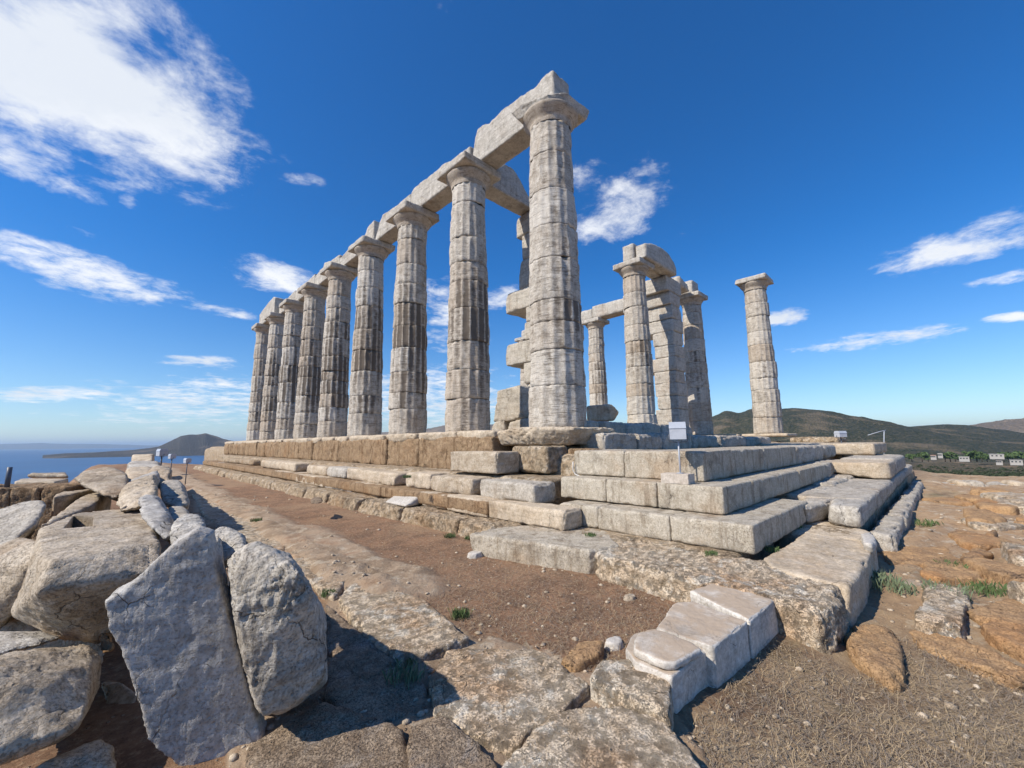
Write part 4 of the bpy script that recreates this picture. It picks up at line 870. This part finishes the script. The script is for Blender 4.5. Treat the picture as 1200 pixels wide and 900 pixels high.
H(px3([(186, 570, 3.9), (192, 564, 4.1), (208, 563, 4.1), (216, 571, 4.0), (220, 592, 3.6), (205, 596, 3.5), (190, 588, 3.6), (192, 564, 4.7), (216, 570, 4.7), (220, 600, 4.2)]), 'greyblock', 'rounded grey boulder at the right edge of the heap row', amp=.025, vox=.018)
H(px3([(198, 632, 2.15), (203, 612, 2.3), (216, 604, 2.4), (232, 603, 2.45), (239, 612, 2.35), (238, 625, 2.2), (222, 640, 2.05), (205, 655, 2.0), (216, 604, 2.9), (238, 612, 2.9), (236, 650, 2.6)]), 'beam', 'sharp pale rock just behind the tip of the tilted slab', amp=.02, vox=.012)
H(px3([(196, 594, 3.2), (218, 594, 3.2), (224, 606, 2.8), (212, 612, 2.7), (200, 612, 2.7), (200, 594, 3.7), (224, 610, 3.2)]), 'greyblock', 'low grey stone in front of the rounded grey boulder', vox=.018)
H(px3([(88, 560, 4.2), (95, 554, 4.4), (118, 549, 4.6), (135, 549, 4.6), (148, 556, 4.3), (150, 575, 3.8), (132, 585, 3.5), (118, 575, 3.7), (90, 566, 4.0), (120, 549, 5.6), (148, 560, 5.4), (146, 590, 4.4)]), 'heap', 'dark-sided boulder left of the tan boulder, by the sea view', amp=.025, vox=.02)
for i, (x0, y0, w_, h_, d_, lab) in enumerate([(147, 548, 34, 16, 5.6, 'upper far stone of the heap, nearest of the flat far group'), (150, 541, 38, 11, 7.5, 'pale flat far stone of the heap below the floodlights'), (176, 547, 24, 18, 5.4, 'far stone at the right side of the heap with a shaded flank'), (148, 556, 30, 12, 4.9, 'far low stone right behind the dark-sided boulder')]):
    H(px3([(x0, y0+3, d_), (x0+4, y0, d_*1.1), (x0+w_-5, y0, d_*1.12), (x0+w_, y0+4, d_), (x0+w_, y0+h_+6, d_*.95), (x0, y0+h_+6, d_*.95), (x0+4, y0, d_*1.4), (x0+w_, y0+2, d_*1.4), (x0+w_, y0+h_, d_*1.3), (x0, y0+h_, d_*1.3)]), ['marble', 'beam', 'heap', 'marble'][i], lab, amp=.03, edge=.06, vox=.03)
q = onZ(155, 537, -.60)
block('far_block', px3([(155, 533, 14), (180, 532, 14), (180, 540, 13.5), (155, 541, 13.5), (155, 533, 15.5), (181, 532, 15.5), (181, 541, 15), (155, 541, 15)])+[tuple(np.array(q_)-np.array([0, 0, .8])) for q_ in px3([(155, 540, 14), (180, 540, 14)])], 'marble', 'squared far block against the sea at the end of the heap', group=hg, amp=.02, freq=2, sm=2, edge=.05)
# lower left blocks
H(px3([(-40, 740, 1.75), (0, 739, 1.78), (45, 739, 1.85), (72, 746, 1.82), (60, 752, 1.72), (20, 762, 1.62), (-40, 778, 1.5), (0, 745, 2.2), (70, 750, 2.2), (-40, 770, 1.9)]), 'beam', 'thin wedge slab lying on the fluted drum piece at lower left', amp=.012, vox=.01)
H(px3([(-60, 790, 1.35), (0, 768, 1.55), (60, 757, 1.72), (105, 754, 1.80), (118, 766, 1.78), (103, 785, 1.62), (96, 815, 1.5), (92, 850, 1.42), (40, 880, 1.35), (0, 897, 1.28), (-60, 900, 1.2), (100, 760, 2.1), (118, 800, 1.9), (80, 860, 1.8)]), 'heap', 'large grooved block lying at the lower left edge', amp=.016, vox=.010, strat=.016)
H(px3([(30, 905, 1.32), (70, 885, 1.45), (118, 865, 1.55), (130, 875, 1.5), (135, 905, 1.42), (60, 940, 1.25), (120, 930, 1.4), (60, 930, 1.8), (140, 900, 1.8)]), 'heap', 'brown rock in the bottom left corner below the grooved block', amp=.02, vox=.012)
H(px3([(113, 745, 1.9), (122, 737, 1.92), (132, 750, 1.86), (133, 762, 1.82), (118, 768, 1.82), (122, 740, 2.1), (132, 760, 2.1)]), 'bedrock', 'small reddish rock peeking out left of the tilted slab', amp=.015, vox=.01)
H(px3([(118, 800, 2.0), (140, 798, 2.0), (160, 812, 1.95), (158, 835, 1.9), (125, 832, 1.9), (120, 800, 2.3), (160, 815, 2.3), (150, 850, 2.2)]), 'heap', 'brown stone in the shadow behind the tilted slab', amp=.015, vox=.012)
H(px3([(-60, 700, 2.35), (120, 690, 2.5), (120, 740, 2.3), (115, 790, 2.2), (-60, 830, 2.1), (-60, 700, 3.0), (120, 700, 3.0), (120, 800, 2.6)]), 'heap', 'deep shaded stone underneath the heap', amp=.02, vox=.02)
# brown wall behind on the left with blocks on top
wl = empty('boundary_wall', tuple(onZ(30, 600, -1.5)), 'brown rough wall on the left between the heap and the sea', 'wall')
A0 = onZ(-60, 574, -.62); A1 = onZ(78, 570, -.62)
dv = (A1-A0)[:2]; dv = dv/np.linalg.norm(dv); nv = np.array([-dv[1], dv[0]])
def wl_pts(a, b, z0, z1, th): return [(*(q[:2]+nv*t), z) for q in (a, b) for t in (0, th) for z in (z0, z1)]
for i in range(4):
    a = A0+(A1-A0)*i/4; b = A0+(A1-A0)*(i+.985)/4
    stone('block', hull_mesh(jit(wl_pts(a, b, -1.9, -.62, .5), .01)), M['poros'], wl, amp=.03, freq=3, sm=2, edge=.04)
block('wall_block', px3([(17, 573, 5.5), (66, 574, 5.5), (17, 564, 5.5), (66, 564, 5.5), (26, 560.5, 6.2), (80, 560.5, 6.2), (81, 571, 6.2), (22, 571, 6.2)]), 'marble', 'long squared block resting on the brown wall at left', group=hg, amp=.012, freq=3, sm=2, edge=.03, voxel=.015)
block('wall_block', px3([(33, 560, 6.4), (33, 556, 6.4), (78, 556, 6.4), (81, 560, 6.4), (36, 554, 7.1), (76, 554, 7.1), (36, 560, 7.1), (78, 560, 7.1)]), 'heap', 'thin slab behind the long squared block on the wall', group=hg, amp=.02, freq=3, sm=3, edge=.04, voxel=.02)

# ================================================================== EAST FIELD ROCKS
bgk = 'orange rocks of the bare ground on the right'
def field(px, z, zb, label, mat='bedrock', amp=.03, vox=None):
    return block('field_rock', slab_pts(zz3(px, z), z, zb, -.05), mat, label, group=bgk, amp=amp, freq=4, sm=3, edge=.06, voxel=vox, strat=.02)
field([(992, 742), (1000, 733), (1040, 732), (1052, 748), (1055, 790), (1045, 795), (1000, 768)], -1.42, -1.58, 'blocky orange rock nearest the corner slab on the right')
field([(1062, 735), (1110, 735), (1160, 760), (1215, 790), (1200, 800), (1130, 775), (1075, 752)], -1.43, -1.60, 'long orange ledge running off the right edge')
field([(1030, 648), (1045, 636), (1110, 640), (1118, 652), (1090, 660), (1040, 660)], -1.40, -1.55, 'flat orange rock right of the broad tan slab')
field([(1020, 690), (1060, 686), (1085, 700), (1040, 705)], -1.46, -1.55, 'low reddish rock between the flat rock and the ledge', amp=.02)
rr2 = np.random.default_rng(21)
near_lab = ['among the field rocks']
spots = []
for i in range(46):
    x = rr2.uniform(1035, 1230); y_ = 585+(rr2.uniform(0, 1)**1.5)*170
    if x < 1035+ (y_-585)*0: continue
    c = onZ(x, y_, -1.45)
    sz = rr2.uniform(.10, .30)*(1+np.linalg.norm(c-CAM)*.06)
    if c[1] > -4.45-.0*c[0] or any((abs(c[0]-s[0])+abs(c[1]-s[1])) < .35 for s in spots): continue
    spots.append((c[0], c[1], sz, x, y_))
for i, (x, y_, sz, px_, py_) in enumerate(spots):
    n = 7; th = np.sort(rr2.uniform(0, 2*math.pi, n)); pl = [(x+1.6*sz*math.cos(t)*rr2.uniform(.7, 1.1), y_+.8*sz*math.sin(t)*rr2.uniform(.7, 1.1)) for t in th]
    h = rr2.uniform(.03, .11); far_ = 'far' if py_ < 620 else ('middle' if py_ < 670 else 'near')
    z0_, _ = ground_height(np.array([x]), np.array([y_]))
    o = stone('field_rock', hull_mesh(slab_pts(pl, z0_[0]+h, z0_[0]-.08, -.05)), M['bedrock' if i % 3 else 'paving'], None, amp=.025, freq=4, sm=3, edge=.05, strat=.02)
    tag(o, 'low outcropping rock in the %s part of the bare ground on the right' % far_, 'rock', '%s low outcrops on the right' % far_)
# stone row along the field's far edge
for i in range(9):
    x0 = 1078+i*16; c0_ = onZ(x0, 577+.5*i, -1.66); c1_ = onZ(x0+15, 577+.5*(i+1), -1.66)
    d_ = (c1_-c0_)[:2]; n_ = np.array([-d_[1], d_[0]])/np.linalg.norm(d_)
    hh = [.28, .30, .26, .34, .30, .22, .30, .34, .3][i]
    pts = [(*(q_[:2]+n_*t), z) for q_ in (c0_, c1_) for t in (0, .7) for z in (-2.1, -1.68+hh)]
    block('edge_stone', jit(pts, .05), ['greyblock', 'marble'][i % 2], ('leftmost pale stone of the row at the far edge of the bare ground' if i == 0 else 'one of the pale stones in the row at the far edge of the bare ground'), group=('edge row end' if i == 0 else 'pale stones in a row at the far edge of the bare ground'), amp=.04, freq=2, sm=3, edge=.08)

# ================================================================== SMALL OBJECTS
def box_mesh(x0, x1, y0, y1, z0, z1, bev=.004):
    bm = bmesh.new(); bmesh.ops.create_cube(bm, size=1)
    for v in bm.verts: v.co = ((x0+x1)/2+v.co.x*(x1-x0), (y0+y1)/2+v.co.y*(y1-y0), (z0+z1)/2+v.co.z*(z1-z0))
    bmesh.ops.bevel(bm, geom=bm.edges, offset=bev, segments=2, affect='EDGES'); return bm_to_mesh(bm)
def tube_mesh(pts, rad_, seg=10):
    bm = bmesh.new(); prev = None; pts = [Vector(p) for p in pts]
    for i, p in enumerate(pts):
        d = (pts[min(i+1, len(pts)-1)]-pts[max(i-1, 0)]).normalized(); up = Vector((0, 0, 1)) if abs(d.z) < .9 else Vector((1, 0, 0))
        a = d.cross(up).normalized(); b = d.cross(a)
        ring = [bm.verts.new(p+(a*math.cos(t)+b*math.sin(t))*rad_) for t in [2*math.pi*k/seg for k in range(seg)]]
        if prev:
            for k in range(seg): bm.faces.new((prev[k], prev[(k+1) % seg], ring[(k+1) % seg], ring[k]))
        else: bm.faces.new(ring)
        prev = ring
    bm.faces.new(prev[::-1]); return bm_to_mesh(bm)
# plinth on the middle step, floodlight on its pole
pc = onZ(807, 568, -.672); pw = float(np.linalg.norm((onZ(771, 567, -.672)-pc)[:2]))
px0, py0 = float(pc[0]), float(pc[1])
tag(link('light_plinth', box_mesh(px0, px0+.16, py0, py0+pw, -.672, -.57, .003), M['plinth'], smooth=False), 'small clean rectangular plinth on the middle restored step', 'plinth')
fx, fy = px0+.08, float(onX(797, 550, px0+.08)[1])
fl_ = empty('floodlight', (fx, fy, -.57), 'grey box floodlight on a thin pole above the plinth, seen from behind', 'floodlight')
zt_ = float(onX(797, 517, fx)[2])
link('pole', tube_mesh([(fx, fy, -.57), (fx, fy, zt_+.01)], .008), M['lamppale'], fl_)
link('foot_plate', box_mesh(fx-.03, fx+.03, fy-.03, fy+.03, -.569, -.562, .001), M['lamppale'], fl_)
def lamp_head(c, w_, h_, d_, parent, facing, zt_bottom):
    # a tapered housing: wide pale lid, darker back shell, yoke
    f = np.array([*facing, 0.0]); f = f/np.linalg.norm(f); s_ = np.array([-f[1], f[0], 0])
    def pt(a, b, z): return tuple(np.array(c)+s_*a+f*b+np.array([0, 0, z]))
    shell = [pt(sa*w_/2, -d_/2, z) for sa in (-1, 1) for z in (0.0, h_*.62)]+[pt(sa*w_/2, d_/2, z) for sa in (-1, 1) for z in (h_*.05, h_*.62)]
    me_ = hull_mesh(shell); link('housing', me_, M['lamp'], parent, smooth=False)
    lid = [pt(sa*w_*.52, sb*d_*.55, z) for sa in (-1, 1) for sb in (-1, 1) for z in (h_*.625,)]+[pt(sa*w_*.50, sb*d_*.4, h_) for sa in (-1, 1) for sb in (-1, 1)]
    link('lid', hull_mesh(lid), M['lamppale'], parent, smooth=False)
    yk = tube_mesh([pt(-w_*.56, 0, h_*.3), pt(-w_*.56, 0, -h_*.12), pt(0, 0, -h_*.2), pt(w_*.56, 0, -h_*.12), pt(w_*.56, 0, h_*.3)], w_*.03)
    link('yoke', yk, M['lampdark'], parent)
dd_ = np.array([fx, fy])-CAM[:2]; ddn = dd_/np.linalg.norm(dd_)
sz_ = np.linalg.norm(dd_)*17/FL*.97
lamp_head((fx, fy, zt_+.02), sz_, float(onX(797, 494.5, fx)[2])-zt_-.02, sz_*.8, fl_, ddn, 0)
# small floodlight at the right end of the platform
def small_light(x, y0, y1, D_, lab, fac):
    b_ = atD(x, y1, D_); t_ = atD(x, y0, D_)
    root = empty('floodlight', tuple(b_), lab, 'floodlight', 'small floodlights around the temple')
    h_ = t_[2]-b_[2]
    link('post', tube_mesh([tuple(b_+np.array([0, 0, -.5])), tuple(b_+np.array([0, 0, h_*.45]))], h_*.05), M['lampdark'], root)
    lamp_head((b_[0], b_[1], b_[2]+h_*.45), h_*.75, h_*.55, h_*.55, root, fac, 0)
small_light(986, 505, 518, 10.5, 'small floodlight behind the right end of the upper step, against the hill', (.6, .8))
small_light(189, 526, 541, 16, 'leftmost of three small floodlights by the sea at the heap end', (.9, .2))
small_light(201, 532, 542, 14, 'middle one of three small floodlights by the sea at the heap end', (.9, .2))
small_light(219, 537, 547, 12, 'rightmost of three small floodlights by the sea at the heap end', (.9, .2))
# post on the far left
b_ = onZ(8, 571, -.62)
tag(link('fence_post', tube_mesh([tuple(b_+nv.tolist().__class__([0, 0, 0]) if False else b_), tuple(b_+np.array([0, 0, .20]))], .02), M['lampdark']), 'short dark post on the brown wall at the left edge', 'post')
# conduit lying along the top of the middle step
cpts = [onX(671.5, y_, -.985) for y_ in (541, 546, 551)]+[onX(674, 555.5, -.99), onX(680, 558.5, -.99)]+[onX(x, 558.8+(x-680)*.07, -.99) for x in (700, 720, 745, 772)]
tag(link('cable_conduit', tube_mesh([tuple(q_) for q_ in cpts], .009), M['conduit']), 'pale cable conduit curving along the foot of the top restored step', 'cable pipe')
# black bag / dark object by the foundation
block('dark_stone', px3([(362, 586, 6.6), (368, 582, 6.7), (377, 583, 6.7), (379, 588, 6.5), (372, 591, 6.4), (363, 590, 6.45), (370, 583, 6.95), (378, 588, 6.9)]), 'pavdark', 'small dark blue-black stone at the foot of the foundation', group=None, cat='rock', amp=.01, freq=8, sm=3, edge=.02)
for x, y_, s_, lab, m_ in [(557, 650, .075, 'smooth grey-white stone lying on the earth in mid field', 'white'), (705, 670, .05, 'flat white chip on the earth right of the mossy foundation block', 'white'), (738, 700, .05, 'round tan stone on the earth behind the white pieces', 'heap'), (720, 753, .055, 'flat pale chip left of the front white piece', 'white'), (777, 676, .04, 'pinkish chip on the earth under the corner block', 'heap')]:
    c = onZ(x, y_, -1.38); n = 8
    pts = [(c[0]+s_*1.2*math.cos(t)*(1 if k < n/2 else .8), c[1]+s_*.8*math.sin(t), -1.39+s_*.5) for k, t in enumerate(np.linspace(0, 6, n))]+[(c[0]+s_*1.4*math.cos(t), c[1]+s_*math.sin(t), -1.42) for t in np.linspace(0, 6, n)]
    block('loose_stone', pts, m_, lab, group='single small stones on the earth', cat='rock', amp=.006, freq=10, sm=3, edge=.01, voxel=.007, chips=2, cf=.05)
for i, (x, y_) in enumerate([(385, 745), (690, 745), (668, 772)][:0]): pass
# far lamp post with an arm, near the right edge of the platform
lp = empty('street_lamp', tuple(atD(1036, 532, 30)), 'thin far lamp post with a long sloping arm against the hill', 'street lamp')
link('post', tube_mesh([tuple(atD(1036, 540, 30)), tuple(atD(1036, 505, 30))], .028, 6), M['lamppale'], lp)
link('arm', tube_mesh([tuple(atD(1017, 510, 30)), tuple(atD(1030, 506, 30)), tuple(atD(1038, 504, 30))], .025, 6), M['lamppale'], lp)

# ================================================================== VEGETATION
def blades(pts, n, h, spread, mat, name, label=None, cat=None, group=None, kind=None, width=.004, lean=.6, seed=1, parent=None):
    q = np.random.default_rng(seed); V = []; F = []
    for (x, y_, z) in pts:
        for _ in range(n):
            a = q.uniform(0, 2*math.pi); rr_ = q.uniform(0, 1)**.7*spread; bx_, by_ = x+rr_*math.cos(a), y_+rr_*math.sin(a)
            a2 = q.uniform(0, 2*math.pi); hh = h*q.uniform(.4, 1.1); l = lean*q.uniform(.1, 1)
            wx, wy = -math.sin(a2)*width, math.cos(a2)*width
            tx_, ty_ = bx_+math.cos(a2)*hh*l, by_+math.sin(a2)*hh*l
            i = len(V); V += [(bx_-wx, by_-wy, z-.01), (bx_+wx, by_+wy, z-.01), (bx_*.5+tx_*.5+wx*.7-.0, by_*.5+ty_*.5+wy*.7, z+hh*.62), (tx_, ty_, z+hh*(1-.4*l))]
            F += [(i, i+1, i+2), (i, i+2, i+3)]
    me_ = mesh_np(name, V, F); o_ = link(name, me_, mat, parent, smooth=False); tag(o_, label, cat, group, kind); return o_
def gz(x, y_):
    z_, _ = ground_height(np.array([x]), np.array([y_])); return float(z_[0])
tufts = [(436, 602, 'small green tuft below the left part of the foundation', .05, -1.40), (527, 631, 'green tuft at the foundation below the white wedge', .06, -1.40), (551, 632, 'green tuft touching the mossy foundation block', .06, -1.40), (540, 720, 'yellowish tuft on the earth by the long pale rock', .07, -1.38), (475, 795, 'dry green tuft between foreground rocks', .09, -1.36), (480, 770, 'dark little plant in a crevice of the foreground rocks', .06, -1.36),
         (692, 628, 'green moss tuft on the smooth foundation block', .05, -1.19), (833, 650, 'small green tuft on the pitted corner block', .05, -1.20), (930, 617, 'green clump in the gap beside the lowest restored step', .08, -1.19), (905, 645, 'dark tuft at the foot of the lowest restored step', .05, -1.19), (637, 577, 'dark green bush in the gap right of the heavy weathered block', .09, -1.0), (690, 612, 'green clump behind the broken-ended marble beam', .10, -1.19), (1030, 690, 'grey-green herb patch right of the corner slab', .12, -1.46), (1050, 700, 'second grey-green herb patch right of the corner slab', .12, -1.46), (1110, 705, 'grey-green herb patch near the orange ledge', .12, -1.46), (1160, 700, 'grass patch near the right edge', .12, -1.46), (1090, 620, 'grass patch in the far bare ground', .12, -1.46), (1118, 670, 'green weed beside the flat orange rock', .10, -1.46), (477, 559, 'tiny tuft on the upper ledge of the long side', .05, -.72), (333, 665, 'dark little weed on the earth left', .05, -1.4), (300, 615, 'tiny weed on the distant rock strip', .06, -1.38), (385, 700, 'small weed by the upright boulder', .05, -1.38)]
for i, (x, y_, lab, h_, z_) in enumerate(tufts):
    c = onZ(x, y_, z_); zz_ = z_ if z_ > -1.3 else gz(c[0], c[1])+.01
    sc_ = 1+np.linalg.norm(c-CAM)*.05
    blades([(c[0], c[1], zz_)], 130, h_*.8, h_*.95*sc_, M['sage'] if ('grey' in lab or 'dry' in lab) else M['grass'], 'grass_tuft', lab, 'plant', 'little plants growing between the stones', width=.0028, seed=i+5)
# dry straw litter over the earth : uncountable
def litter(n, region, mat, name, L, wd, seed, lay=.15):
    q = np.random.default_rng(seed); px_ = q.uniform(region[0], region[1], n); py_ = q.uniform(region[2], region[3], n)
    c = np.array([onZ(a, b, -1.42) for a, b in zip(px_, py_)]); d_ = np.linalg.norm(c-CAM, axis=1)
    ok = (d_ < 9)&(q.uniform(0, 1, n) < np.clip(d_/3.5, .25, 1))
    x, y_ = c[ok, 0], c[ok, 1]
    rk0 = ground_height(x, y_)[1] if len(x) else 0
    k2 = (rk0 < .35) & (((x < -2.35) & (y_ > -3.3)) | (y_ < -4.2) | ((y_ < -3.75) & (x < -2.6)))
    x, y_ = x[k2], y_[k2]; z, rk = ground_height(x, y_); m_ = len(x)
    a = q.uniform(0, 2*math.pi, m_); l = L*q.uniform(.3, 1.3, m_)*np.clip(d_[ok][k2]/2.2, .6, 1.6); up = q.uniform(-.02, lay, m_)
    dx, dy = np.cos(a)*l, np.sin(a)*l; wx, wy = -np.sin(a)*wd, np.cos(a)*wd
    bend = q.uniform(-.12, .12, m_)*l
    V = np.stack([np.stack([x-wx, y_-wy, z+.002], 1), np.stack([x+wx, y_+wy, z+.002], 1), np.stack([x+dx*.6, y_+dy*.6, z+.006+up*l], 1), np.stack([x+dx-np.sin(a)*bend, y_+dy+np.cos(a)*bend, z+.003+up*l*.6], 1)], 1).reshape(-1, 3)
    V[2::4, 0] += wx; V[2::4, 1] += wy; V3 = V[2::4]-np.stack([2*wx, 2*wy, 0*wx], 1); V = np.concatenate([V, V3])
    b = np.arange(m_)*4; c5 = 4*m_+np.arange(m_); F = np.concatenate([np.stack([b, b+1, b+2], 1), np.stack([b, b+2, c5], 1), np.stack([c5, b+2, b+3], 1)])
    o_ = link(name, mesh_np(name, V, F), mat, None, smooth=False); tag(o_, {'straw': 'pale dry straw stalks lying over the earth', 'dry_twigs': 'grey-brown dry twigs and stalks littering the ground', 'dry_stalks': 'longer golden dry stalks strewn over the ground'}[name], 'dry grass', None, 'stuff')
litter(22000, (330, 1230, 590, 930), M['straw'], 'straw', .045, .0008, 3, .35)
litter(30000, (330, 1230, 590, 930), M['straw2'], 'dry_twigs', .05, .0009, 4, .45)
litter(2300, (700, 1230, 640, 930), M['straw'], 'dry_stalks', .075, .0008, 14, .4)
litter(900, (330, 800, 600, 830), M['straw'], 'dry_stalks', .05, .0008, 15, .4)
# pebbles : uncountable
q = np.random.default_rng(8); V = []; F = []; ico = bmesh.new(); bmesh.ops.create_icosphere(ico, subdivisions=1, radius=1)
iv = np.array([v.co[:] for v in ico.verts]); ifc = np.array([[v.index for v in f.verts] for f in ico.faces]); ico.free()
cnt = 0
for _ in range(3600):
    a, b = q.uniform(230, 1230), 575+q.uniform(0, 1)**1.2*340; c = onZ(a, b, -1.42)
    if np.linalg.norm(c-CAM) > 12: continue
    if not ((c[0] < -2.35 and c[1] > -3.3) or c[1] < -4.2 or (c[1] < -3.75 and c[0] < -2.6)): continue
    s_ = .0025+.011*q.uniform(0, 1)**5*(1+np.linalg.norm(c-CAM)*.15)
    V.append(iv*np.array([q.uniform(.8, 1.5), q.uniform(.8, 1.5), q.uniform(.4, .8)])*s_*(1+q.uniform(-.25, .25, (len(iv), 1)))+np.array([c[0], c[1], gz(c[0], c[1])+s_*.2])); F.append(ifc+cnt*len(iv)); cnt += 1
o = link('gravel', mesh_np('gravel', np.concatenate(V), np.concatenate(F)), M['marble'], None, smooth=False); tag(o, 'small pale pebbles scattered over the earth', 'gravel', None, 'stuff')

# scrub on the slopes beyond the bare ground
def clump_cloud(centers, name, mat, label, seed, nleaf=26, leaf=.16):
    q = np.random.default_rng(seed); V = []; F = []
    for (x, y_, z, s_) in centers:
        for _ in range(nleaf):
            u = q.normal(size=3); u = u/np.linalg.norm(u)*q.uniform(.45, 1)**.5; u[2] = abs(u[2])*.8
            c = np.array([x, y_, z])+u*s_; a = q.normal(size=3); a = a/np.linalg.norm(a)*s_*leaf*q.uniform(.7, 1.6); b = np.cross(a, q.normal(size=3)); b = b/np.linalg.norm(b)*np.linalg.norm(a)
            i = len(V); V += [c-a-b, c+a-b, c+a+b, c-a+b]; F.append((i, i+1, i+2, i+3))
    return V, F
def terrain_z(x, y_):
    R = math.hypot(x, y_); A = math.atan2(x, y_)
    p1 = float(np.interp(R, [60, 120, 200, 600, 1200, 2500, 5200], [-7.2, -12.4, -18, -34, -50, -46, -30]))
    return p1+float((fbm(np.array([[x, y_, 0.0]]), .012, 5, .55, 5)*min(R*.012, 9))[0])
cs = []
for _ in range(1500):
    px_ = q.uniform(1040, 1290); R = 130*math.exp(q.uniform(0, 1)*1.75); hx, hy, _h = hdir(px_, 545)
    x, y_ = CAM[0]+hx*R, CAM[1]+hy*R
    z = gz(x, y_) if R < 62 else terrain_z(x, y_); cs.append((x, y_, z-.1, q.uniform(.9, 2.4)))
V, F = clump_cloud(cs, 'scrub', M['leafb'], '', 5, 60, .12)
o = link('scrub', mesh_np('scrub', V, F), M['leafb'], None, smooth=False); tag(o, 'dark scrub bushes covering the slope beyond the stone row', 'scrub', None, 'stuff')
cs = []
for _ in range(2600):
    px_ = q.uniform(830, 1290); R = q.uniform(1000, 2400); hx, hy, _h = hdir(px_, 520); cs.append((CAM[0]+hx*R, CAM[1]+hy*R, R))
# village: trees and houses
def tree(x, y_, z, h_, lab, seed):
    root = empty('tree', (x, y_, z), lab, 'tree', 'trees around the houses in the valley')
    bm = bmesh.new(); bmesh.ops.create_cone(bm, cap_ends=True, segments=8, radius1=h_*.05, radius2=h_*.025, depth=h_*.6)
    for v in bm.verts: v.co += Vector((x, y_, z+h_*.28))
    link('trunk', bm_to_mesh(bm), M['bark'], root)
    q2 = np.random.default_rng(seed); cl = [(x+q2.normal()*h_*.28, y_+q2.normal()*h_*.28, z+h_*q2.uniform(.3, .75), h_*q2.uniform(.16, .28)) for _ in range(10)]
    V, F = clump_cloud(cl, '', None, '', seed, 60, .2); link('crown', mesh_np('crown', V, F), M['leaf'], root, smooth=False)
treespx = [1052, 1068, 1080, 1087, 1107, 1113, 1119, 1137, 1144, 1150, 1156, 1176, 1181, 1186, 1197]
for i, x in enumerate(treespx):
    R = 900+60*(i % 4); hx, hy, _h = hdir(x, 535); X_, Y_ = CAM[0]+hx*R, CAM[1]+hy*R
    tree(X_, Y_, CAM[2]+hdir(x, 541)[2]*R, 11+3*(i % 3), 'green tree among the white houses of the valley' , 40+i)
for i, (x, y_, w_, lab) in enumerate([(1094, 535, 6, 'leftmost white house in the valley'), (1102, 533, 5, 'small white house just right of the leftmost one'), (1130, 537, 10, 'long low white building in the middle of the valley'), (1168, 534, 13, 'long white house with a flat roof farther up on the right'), (1171, 541, 6, 'small white house in front of the long flat-roofed one'), (1191, 541, 11, 'white building at the right edge of the valley')]):
    R = 880; hx, hy, hz = hdir(x, y_+1.5); X_, Y_, Z_ = CAM[0]+hx*R, CAM[1]+hy*R, CAM[2]+hz*R
    root = empty('white_house', (X_, Y_, Z_), lab, 'house', 'white houses in the valley')
    link('wall', box_mesh(X_-w_*.3, X_+w_*.3, Y_-w_*.5, Y_+w_*.5, Z_-3, Z_+3.4, .1), M['house'], root, smooth=False)
    link('roof', box_mesh(X_-w_*.33, X_+w_*.33, Y_-w_*.53, Y_+w_*.53, Z_+3.42, Z_+4.1, .1), M['roof'] if i in (0, 4) else M['house'], root, smooth=False)
    for k in range(3): link('window', box_mesh(X_-w_*.3-.25, X_-w_*.3-.02, Y_-w_*.35+k*w_*.3, Y_-w_*.35+k*w_*.3+1.6, Z_+1.0, Z_+2.5, .02), M['win'], root, smooth=False)
# ================================================================== AIR
hz = link('haze', box_mesh(-75000, 75000, -75000, 75000, SEA_Z-60, 420, 1.0), None, None, smooth=False); tag(hz, 'thin sea haze filling the air', 'haze', None, 'stuff')
hm = bpy.data.materials.new('haze_air'); hm.use_nodes = True; ht = NT(hm.node_tree); ht.n.clear()
hv = ht.new('ShaderNodeVolumePrincipled'); ho = ht.new('ShaderNodeOutputMaterial'); ht.l.new(hv.outputs[0], ho.inputs['Volume'])
hv.inputs['Color'].default_value = (.62, .80, 1.0, 1); hv.inputs['Density'].default_value = 4.5e-5; hv.inputs['Anisotropy'].default_value = .3
hz.data.materials.append(hm)
print('VERTS', sum(len(o.data.vertices) for o in bpy.data.objects if o.type == 'MESH'), 'OBJS', len(bpy.data.objects))
